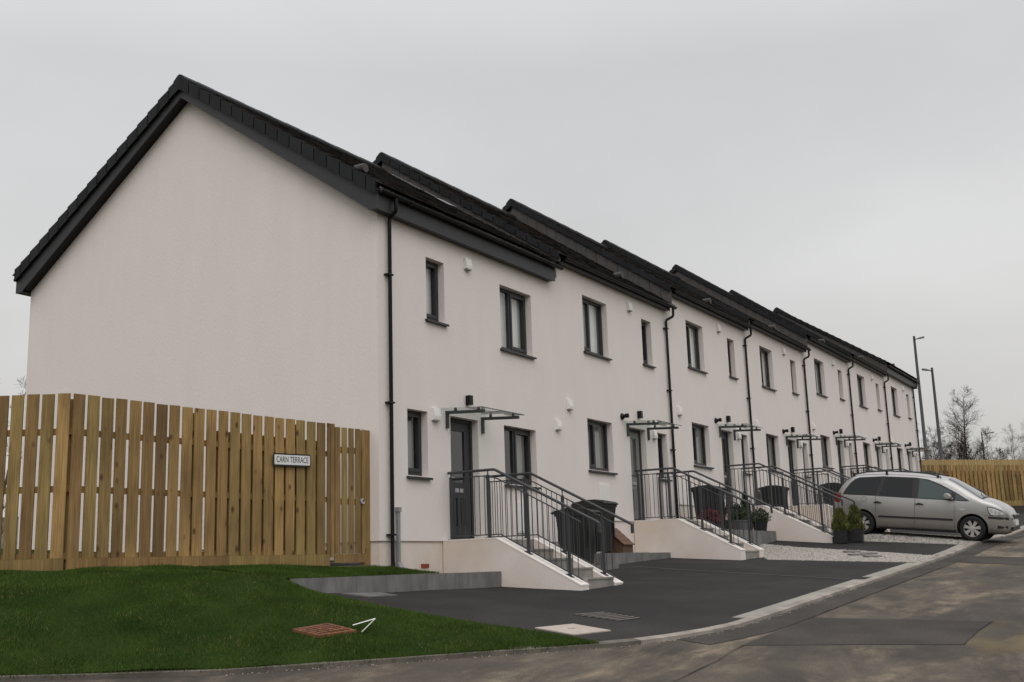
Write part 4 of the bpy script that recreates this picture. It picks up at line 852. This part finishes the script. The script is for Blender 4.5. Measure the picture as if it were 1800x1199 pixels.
def section(s):
    hb, ht = ip(BOTS, s), ip(TOPS, s); hs = [hb+(ht-.05-hb)*f for f in (0,.08,.2,.34,.48,.60,.68,.76,.84,.92,1.0)]; W_ = [half(s, h) for h in hs]; W_[-1] *= .975; W_[0] *= .93
    e = W_[-1]
    return [(0, hb)]+list(zip(W_, hs))+[(e*.93, ht-.022), (e*.80, ht-.004), (e*.5, ht+.012), (0, ht+.02)]
def topz(s, x):
    q = section(s)[-5:]; q = q[::-1]; return float(np.interp(abs(x), [p[0] for p in q], [p[1] for p in q]))
car = thing('parked_car', (18.30,-3.12,.085), 'silver people carrier parked nose to the street on the gravel drive', 'car', None, (-.098, .05, math.pi))
SS = sorted(set([q[0] for q in TOPS]+[q[0] for q in PLN]+list(np.arange(-.3, 3.6, .15)))); SS = [s for i, s in enumerate(SS) if i == 0 or s-SS[i-1] > .012]
secs = [section(s) for s in SS]; m_ = len(secs[0]); ring = 2*m_-2; b = MB()
for s, q in zip(SS, secs):
    b.v += [(x, s, h) for x, h in q]+[(-x, s, h) for x, h in q[-2:0:-1]]
for i in range(len(SS)-1):
    for j in range(ring): b.f.append((i*ring+j, i*ring+(j+1) % ring, (i+1)*ring+(j+1) % ring, (i+1)*ring+j))
b.f.append(tuple(range(ring))); b.f.append(tuple((len(SS)-1)*ring+j for j in range(ring)))
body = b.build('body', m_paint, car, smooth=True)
for s in (0, 2.835):
    for sx in (-1, 1):
        c = MB(); c.lathe([(.385, sx*.60), (.385, sx*1.2)] if sx > 0 else [(.385, -1.2), (.385, -.60)], (0, s, .325), 'x', 32); cut = c.build('cutter', m_rubber); cut.parent = car
        md = body.modifiers.new('arch', 'BOOLEAN'); md.object = cut; md.operation = 'DIFFERENCE'; md.solver = 'EXACT'
dg = bpy.context.evaluated_depsgraph_get(); nm_ = bpy.data.meshes.new_from_object(body.evaluated_get(dg)); body.modifiers.clear(); old = body.data; body.data = nm_; bpy.data.meshes.remove(old); nm_.name = 'body'
nm_.polygons.foreach_set('use_smooth', [True]*len(nm_.polygons)); nm_.set_sharp_from_angle(angle=R(42))
for o in [o for o in bpy.data.objects if o.name.startswith('cutter')]: bpy.data.objects.remove(o)
def side_panel(name, poly, m, off, parent, sx, n=6):
    """panel lying on the car flank; poly in (s, h), subdivided so it follows the curve"""
    P = [Vector(p if name == 'arch_lip' else warp(p)) for p in poly]; pts = []
    for i, p in enumerate(P):
        q = P[(i+1) % len(P)]; kk = max(1, int((q-p).length/.12)); pts += [p.lerp(q, a/kk) for a in range(kk)]
    nb = len(pts); xs = [p.x for p in P]; ys = [p.y for p in P]
    for x in np.arange(min(xs)+.05, max(xs), .1):
        for y in np.arange(min(ys)+.05, max(ys), .1): pts.append(Vector((float(x), float(y))))
    vo, eo, fo, *_ = geometry.delaunay_2d_cdt(pts, [(i, (i+1) % nb) for i in range(nb)], [], 1, 1e-5)
    b = MB(); b.add([(sx*(half(p.x, p.y)+off), p.x, p.y) for p in vo], [tuple(f) for f in fo]); o = b.build(name, m, parent, smooth=True, fix=False)
    if sum(p.normal.x for p in o.data.polygons)*sx < 0: o.data.flip_normals()
    return o
for sx in (1, -1):
    fr = side_panel('window_trim', [(-.50,1.085),(-.44,1.24),(-.33,1.42),(-.22,1.52),(-.10,1.565),(.55,1.615),(1.40,1.605),(1.72,1.565),(2.02,1.455),(2.45,1.235),(2.78,1.035),(2.70,1.025),(1.45,1.05),(.35,1.075)], m_trim, .004, car, sx)
    side_panel('side_window', [(-.46,1.105),(-.40,1.25),(-.30,1.41),(-.20,1.495),(-.09,1.54),(.50,1.585),(.36,1.10)], m_cglass, .0075, fr, sx)
    side_panel('side_window', [(.46,1.098),(.61,1.59),(1.33,1.585),(1.31,1.078)], m_cglass, .0075, fr, sx)
    side_panel('side_window', [(1.47,1.072),(1.50,1.575),(1.72,1.535),(1.98,1.43),(2.32,1.265),(2.30,1.05)], m_fglass, .0075, fr, sx)
    side_panel('quarter_window', [(2.42,1.052),(2.43,1.215),(2.70,1.05)], m_fglass, .0075, fr, sx)
    side_panel('side_moulding', [(.43,.505),(.46,.555),(2.36,.555),(2.36,.50)], m_trim, .012, car, sx); side_panel('sill_trim', [(.42,.20),(.43,.245),(2.42,.245),(2.42,.19)], m_trim, .006, car, sx)
    for a, c in (((.395,.25),(.36,1.07)), ((1.385,.25),(1.40,1.05)), ((2.385,.25),(2.40,1.02))):
        d = .004; side_panel('door_seam', [(a[0]-d,a[1]),(a[0]+d,a[1]),(c[0]+d,c[1]),(c[0]-d,c[1])], m_trim, .003, car, sx)
    for s in (.32, 1.41):
        q = MB(); x = sx*half(s+.1, .91); xa, xb = sorted((x-sx*.01, x+sx*.03)); q.prism([(s,.895),(s+.02,.88),(s+.20,.88),(s+.21,.90),(s+.19,.915),(s+.14,.925),(s+.10,.94),(s+.06,.925),(s+.01,.912)], 'x', xa, xb); q.build('door_handle', m_trim, car)
    cp = [(.06+.075*math.cos(a), .975+.075*math.sin(a)) for a in np.linspace(0, 6.283, 17)[:-1]]; ci = [(.06+.069*math.cos(a), .975+.069*math.sin(a)) for a in np.linspace(0, 6.283, 17)[:-1]]
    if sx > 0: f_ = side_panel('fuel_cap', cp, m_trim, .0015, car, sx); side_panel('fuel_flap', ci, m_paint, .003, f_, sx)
    side_panel('headlight', [(3.24,.885),(3.42,.865),(3.60,.80),(3.76,.715),(3.55,.69),(3.33,.70),(3.27,.78)], m_lens, .010, car, sx)
    hl = side_panel('headlight_surround', [(3.215,.905),(3.42,.885),(3.61,.82),(3.80,.705),(3.55,.675),(3.31,.685),(3.245,.775)], m_trim, .006, car, sx)
    for a_, b2 in ((3.34,.795),(3.46,.775),(3.57,.745)): side_panel('reflector', [(a_+.042*math.cos(t_), b2+.048*math.sin(t_)) for t_ in np.linspace(0, 6.283, 13)[:-1]], m_rim, .0135, hl, sx)
    side_panel('bumper_strip', [(3.24,.605),(3.26,.655),(3.80,.645),(3.915,.62),(3.92,.575),(3.8,.58)], m_trim, .014, car, sx)
    side_panel('bumper_seam', [(3.16,.672),(3.16,.678),(3.78,.686),(3.78,.680)], m_trim, .003, car, sx)
    side_panel('tail_light', [(-.73,.86),(-.735,1.0),(-.66,1.12),(-.55,1.13),(-.53,1.0),(-.56,.86)], m_redl, .010, car, sx)
    side_panel('fog_grille', [(3.50,.35),(3.52,.43),(3.80,.43),(3.80,.36)], m_trim, .006, car, sx)
    side_panel('indicator', [(2.53,.805),(2.53,.825),(2.66,.822),(2.66,.803)], m_lens, .008, car, sx)
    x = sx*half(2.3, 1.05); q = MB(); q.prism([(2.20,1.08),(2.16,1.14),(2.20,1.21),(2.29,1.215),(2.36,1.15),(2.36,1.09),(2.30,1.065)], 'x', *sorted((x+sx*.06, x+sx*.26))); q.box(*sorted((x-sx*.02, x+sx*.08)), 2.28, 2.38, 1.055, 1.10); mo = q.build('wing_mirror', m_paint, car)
    bv = mo.modifiers.new('round', 'BEVEL'); bv.width = .025; bv.segments = 3
    q = MB(); rp = [(-.30,1.62),(-.2,1.66),(.1,1.725),(.6,1.765),(1.3,1.75),(1.75,1.71),(1.98,1.655),(2.04,1.625)]; q.tube([(sx*(half(s, min(h, 1.6))-.035), s, h) for s, h in rp], .016, 8)
    for s, h in ((-.27,1.62),(.62,1.70),(1.95,1.64)): q.box(sx*(half(s,1.6)-.035)-.014, sx*(half(s,1.6)-.035)+.014, s-.03, s+.03, h-.04, h+.05)
    q.build('roof_rail', m_trim, car, smooth=True)
    for s in (0, 2.835):
        wh = thing('wheel', (sx*.80, s, .325)); wh.parent = car; t2 = MB(); t2.lathe([(.215,-.10),(.29,-.105),(.315,-.085),(.325,-.05),(.325,.05),(.315,.085),(.29,.105),(.215,.10)], (0,0,0), 'x', 36, False); ty = t2.build('tyre', m_rubber, wh, smooth=True)
        q = MB(); q.lathe([(.222,sx*.02),(.222,sx*.075),(.214,sx*.085),(.206,sx*.075),(.2,sx*.03)], (0,0,0), 'x', 36, False); rm = q.build('rim', m_rim, wh, smooth=True)
        q = MB(); q.lathe([(.206,sx*.028),(.01,sx*.03)], (0,0,0), 'x', 24); q.build('rim_backing', m_dark, rm)
        q = MB()
        for k6 in range(7):
            a = 2*math.pi*k6/7+.2; sp_ = [(.055*math.cos(a+.5), .055*math.sin(a+.5)), (.055*math.cos(a-.5), .055*math.sin(a-.5)), (.207*math.cos(a-.235), .207*math.sin(a-.235)), (.207*math.cos(a+.235), .207*math.sin(a+.235))]
            q.add([(sx*.072, *p) for p in sp_]+[(sx*.045, *p) for p in sp_], [(0,1,2,3),(0,4,5,1),(1,5,6,2),(2,6,7,3),(3,7,4,0)])
        q.lathe([(.06,sx*.05),(.06,sx*.078),(.035,sx*.084)], (0,0,0), 'x', 14); q.build('spokes', m_rim, rm)
        q = MB(); q.lathe([(.38,sx*-.19),(.01,sx*-.185)], (sx*.80,s,.325), 'x', 28); q.build('wheel_well', m_dark, car)
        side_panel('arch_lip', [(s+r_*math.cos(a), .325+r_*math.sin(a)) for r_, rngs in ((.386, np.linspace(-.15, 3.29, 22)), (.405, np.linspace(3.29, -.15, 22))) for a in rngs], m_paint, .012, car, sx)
def top_panel(name, s0, s1, f0, f1, m, off, ns=8, nx=10):
    b = MB()
    for i in range(ns+1):
        s = s0+(s1-s0)*i/ns; e = section(s)[-5][0]; fr_ = f0+(f1-f0)*i/ns
        for j in range(nx+1): x = e*fr_*(2*j/nx-1); b.v.append((x, s, topz(s, x)+off))
    for i in range(ns):
        for j in range(nx): b.f.append((i*(nx+1)+j, i*(nx+1)+j+1, (i+1)*(nx+1)+j+1, (i+1)*(nx+1)+j))
    return b.build(name, m, car, smooth=True, fix=False)
top_panel('windscreen', 2.22, 3.06, .90, .93, m_wsc, .008); top_panel('scuttle', 3.062, 3.11, .93, .90, m_trim, .010, 2); top_panel('rear_window', -.60, -.34, .84, .84, m_cglass, .012)
q = MB()
for x0 in (-.15, .45): q.tube([(x0, 3.08, topz(3.08, x0)+.03), (x0-.25, 2.98, topz(2.98, x0-.25)+.02), (x0-.52, 2.93, topz(2.93, x0-.52)+.018)], .008, 6)
q.build('wiper', m_trim, car)
q = MB(); q.prism([(-.42,.60),(.42,.60),(.36,.72),(-.36,.72)], 'y', 3.70, 3.805); gl_ = q.build('grille', m_trim, car); q = MB(); q.box(-.40, .40, 3.79, 3.812, .70, .725); q.build('grille_chrome', m_rim, gl_)
q = MB(); q.box(-.26, .26, 3.795, 3.815, .44, .55); q.build('number_plate', m_white, car); q = MB(); q.box(-.62, .62, 3.74, 3.80, .31, .40); q.build('lower_grille', m_trim, car)
q = MB(); q.box(-.62, .62, -.3, 3.6, .20, .30); q.build('underbody', m_dark, car)

# ------------------------------------------------------------------ lamp posts
m_lamp = mat('lamp_grey', (.10, .10, .10), .5, .1, 5)
def lamp_post(x, y, ztop, z0, lab, side, r=.085, arm=.55):
    t_ = thing('lamp_post', (x, y, z0), lab, 'lamp post', 'street lamps beyond the terrace'); h = ztop-z0
    b = MB(); b.tube([(0,0,0),(0,0,1.6),(0,0,1.65),(0,0,h)], [r*1.35, r*1.35, r, r*.62], 12); b.build('pole', m_post, t_, smooth=True)
    d = Vector((.515, -.857, 0))*side; b = MB(); b.tube([Vector((0,0,h-.25)), d*.12+Vector((0,0,h-.17))], .03, 8); b.build('bracket', m_post, t_)
    e = Vector((-d.y, d.x, 0)); b = MB(); P = [(.10,.06,.0),(.30,.12,.05),(arm,.10,.07),(arm+.06,.02,.05)]
    for q, wd_, th in P:
        c = d*q+Vector((0,0,h-.20+q*.12)); b.v += [tuple(c-e*wd_), tuple(c+e*wd_), tuple(c+e*wd_*.7+Vector((0,0,th+.03))), tuple(c-e*wd_*.7+Vector((0,0,th+.03)))]
    for i in range(3): b.f += [(4*i+j, 4*i+(j+1) % 4, 4*i+4+(j+1) % 4, 4*i+4+j) for j in range(4)]
    b.f += [(3,2,1,0), (12,13,14,15)]; b.build('lantern', m_lamp, t_); return t_
lamp_post(54.0, 1.95, 12.15, 2.5, 'taller grey street lamp rising right behind the far end of the terrace', 1, .11)
lamp_post(55.2, 1.35, 10.35, 2.5, 'shorter grey street lamp with its lantern pointing left', -1, .11)
lamp_post(87.4, 3.68, 9.45, 3.2, 'small distant street lamp against the bare trees', 1, .075, 1.0)

# ------------------------------------------------------------------ bare winter trees
def bare_tree(x, y, z0, h, spread, lab, seed, stems=1, nb=30, thin=1.0, lo=.12):
    g = np.random.default_rng(seed); t_ = thing('bare_tree', (x, y, z0), lab, 'tree', 'bare winter trees'); tr, br = MB(), MB()
    def limb(p, d, ln, r, lev):
        pts, rs = [Vector(p)], [r]; q = Vector(p); dd = Vector(d); ns = 6 if lev == 0 else 4 if lev == 1 else 2
        for i in range(ns):
            dd = (dd+Vector(g.normal(size=3)*(.05 if lev == 0 else .07))+Vector((0, 0, .09 if lev else .05))).normalized(); q = q+dd*(ln/ns); pts.append(q.copy()); rs.append(max(r*(1-.88*(i+1)/ns), .003*thin))
        (tr if lev == 0 else br).tube(pts, rs, 6 if lev == 0 else 3, False)
        if lev >= 3: return
        nk = {0: nb, 1: 12, 2: 4}[lev]
        for i in range(nk):
            f = (lo+(1-lo)*(i+g.uniform())/nk) if lev == 0 else g.uniform(.12, 1); k_ = min(f, .999)*ns; i0 = int(k_); c = pts[i0].lerp(pts[i0+1], k_-i0); a = g.uniform(0, 6.283); ld = (pts[i0+1]-pts[i0]).normalized()
            u = ld.cross(Vector((.3, .9, .2))).normalized(); v = ld.cross(u); sp_ = g.uniform(.6, 1.05) if lev == 0 else g.uniform(.45, .95); nd = (ld*math.cos(sp_)+(u*math.cos(a)+v*math.sin(a))*math.sin(sp_)).normalized()
            l2 = spread*(1.1-f)**.55*g.uniform(.6, 1.1) if lev == 0 else ln*g.uniform(.42, .78)*(1.15-.5*f)
            limb(c, nd, l2, max(min(rs[i0]*.45, .028*thin), .0055*thin), lev+1)
    for s_ in range(stems):
        a = 6.283*s_/stems+g.uniform(-.4, .4); off = Vector((math.cos(a), math.sin(a), 0))*(.0 if stems == 1 else .35); limb(off, Vector((off.x*.5, off.y*.5, 1)).normalized(), h*(1 if s_ == 0 else g.uniform(.72, .95)), (.014 if stems == 1 else .009)*h, 0)
    tr.build('trunk', m_bark, t_, fix=False); br.build('crown', m_bark, t_, fix=False); return t_
bare_tree(61.8, .92, 2.4, 6.8, 2.3, 'largest bare tree, in the middle of the gap above the far fence', 3, 1, 40, 1.1)
bare_tree(61.4, 1.75, 2.4, 5.7, 1.7, 'many stemmed bare tree just left of the largest bare tree', 12, 3, 20, 1.0)
bare_tree(61.0, 2.75, 2.4, 4.9, 1.4, 'dense low bare tree between the two tall lamp posts', 21, 3, 22, 1.1)
bare_tree(60.7, 3.6, 2.4, 5.6, 1.5, 'slender bare tree next to the far end house corner', 33, 2, 18, .8)
bare_tree(62.6, .05, 2.4, 4.7, 1.6, 'bushy bare tree behind the small distant lamp', 44, 3, 22, 1.1)
bare_tree(77.7, .13, 2.8, 6.1, 1.9, 'pale thin bare tree standing apart near the right edge', 51, 2, 18, .7)
bare_tree(78.2, -.75, 2.8, 6.5, 1.9, 'thin bare tree cut by the right edge of the photo', 62, 2, 18, .7)
bare_tree(1.75, 12.6, -.2, 4.9, .8, 'twiggy bare shrub behind the gable end at the left edge', 77, 2, 9, .5)

# ------------------------------------------------------------------ grass blades and gravel stones
m_grass = mat('grass_blade', (.066, .112, .019), .85, .5, 1.4, island=.5, tint=(.038, .064, .012), spec=.08)
def inside(poly, x, y):
    c = np.zeros(len(x), bool); n_ = len(poly)
    for i in range(n_):
        (x0, y0), (x1, y1) = poly[i][:2], poly[(i+1) % n_][:2]
        if y0 == y1: continue
        c ^= ((y0 > y) != (y1 > y)) & (x < (x1-x0)*(y-y0)/(y1-y0)+x0)
    return c
def scatter(poly, n_):
    xs = [p[0] for p in poly]; ys = [p[1] for p in poly]; X, Y = np.empty(0), np.empty(0)
    while len(X) < n_:
        a, c = rng.uniform(min(xs), max(xs), n_), rng.uniform(min(ys), max(ys), n_); k_ = inside(poly, a, c); X = np.concatenate([X, a[k_]]); Y = np.concatenate([Y, c[k_]])
    return X[:n_], Y[:n_]
def clump(x, y): return .5+.25*np.sin(3.1*x+1.7*np.sin(2.3*y))+.25*np.sin(4.7*y+2.1*np.sin(1.9*x+.5))
def blades_xy(X, Y, Z, h0, w0):
    n_ = len(X); a = rng.uniform(0, 6.283, n_); hh = h0*rng.uniform(.5, 1.25, n_)*(.7+.6*clump(X, Y)); lean = rng.uniform(.1, .75, n_)*hh; la = rng.uniform(0, 6.283, n_); wd = w0*rng.uniform(.7, 1.4, n_)
    B = np.stack([X, Y, Z], 1); s_ = np.stack([np.cos(a)*wd, np.sin(a)*wd, 0*a], 1); T = B+np.stack([np.cos(la)*lean, np.sin(la)*lean, hh], 1)
    return np.stack([B-s_, B+s_, T], 1).reshape(-1, 3)
LAWN = [p for p in EDGE]+[p for p in kl if p[1] < 6]+[(-8.5,5.5),(-6.3,2.9),(-5.15,.93),(-3.26,.68),(-3.28,-1.14),(-2.93,-1.2)]
X, Y = scatter(LAWN, 210000); Z = Lf(X, Y)
keep = ~inside([quadpt(MH, u, v) for u, v in ((.07,.10),(.5,.05),(.94,.08),(.90,.5),(.95,.90),(.45,.96),(.05,.88),(.11,.5))], X, Y); V1 = blades_xy(X[keep], Y[keep], Z[keep], .031, .0027)
BED = [(-3.24,.62),(-3.24,-1.08),(.10,-1.08),(.19,-.10),(-.02,.02),(-.03,.08),(-.85,.24)]
X, Y = scatter(BED, 26000); V2 = blades_xy(X, Y, bed_z(X, Y), .034, .003)
ek = np.array([p for p in kl if p[1] < 4]); i_ = rng.integers(0, len(ek)-1, 5000); f_ = rng.uniform(size=5000)[:, None]; E_ = ek[i_]*(1-f_)+ek[i_+1]*f_+rng.normal(size=(5000, 2))*.03
V3 = blades_xy(E_[:, 0], E_[:, 1], Lf(E_[:, 0], E_[:, 1])-.01, .05, .003)
X, Y = scatter(LAWN, 9000); kk_ = clump(Y*1.3, X*.9) > .5; tag(raw('dry_grass', blades_xy(X[kk_], Y[kk_], Lf(X, Y)[kk_], .036, .0028), np.arange(3*kk_.sum()).reshape(-1, 3), mat('dry_blade', (.17, .14, .06), .9, .3, 3, island=.4)), kind='stuff')
V = np.concatenate([V1, V2, V3]); tag(raw('grass', V, np.arange(len(V)).reshape(-1, 3), m_grass), kind='stuff')
m_stone = mat('gravel_stone', (.64, .60, .54), .9, .3, 12, island=.5, tint=(.17, .155, .14))
def stones(poly, n_, name):
    grit = name == 'kerb_grit'; X, Y = scatter(poly, n_); Z = H(X, Y)+(-.024 if grit else .004); oct_ = np.array([(1,0,0),(-1,0,0),(0,1,0),(0,-1,0),(0,0,1),(0,0,-1)], float); F = np.array([(0,2,4),(2,1,4),(1,3,4),(3,0,4),(2,0,5),(1,2,5),(3,1,5),(0,3,5)])
    S_ = rng.uniform(.012, .032, (n_, 1, 1))*(.35 if grit else 1); J = oct_[None]*S_*rng.uniform(.6, 1.3, (n_, 6, 1)); a = rng.uniform(0, 6.283, n_); c_, s_ = np.cos(a)[:, None], np.sin(a)[:, None]
    Vx = J[..., 0]*c_-J[..., 1]*s_+X[:, None]; Vy = J[..., 0]*s_+J[..., 1]*c_+Y[:, None]; Vz = J[..., 2]*.7+Z[:, None]
    return raw(name, np.stack([Vx, Vy, Vz], -1).reshape(-1, 3), (F[None]+6*np.arange(n_)[:, None, None]).reshape(-1, 3), m_stone)
for g, n_ in ((GR[0], 16000), (GR[1], 9000)): tag(stones(g, n_, 'gravel'), kind='stuff')
kg = offset([p for p in KD if -7 < p[0] < 20], -.07); kg2 = offset([p for p in KD if -7 < p[0] < 20], -.01)
tag(stones(kg+kg2[::-1], 700, 'kerb_grit'), kind='stuff')
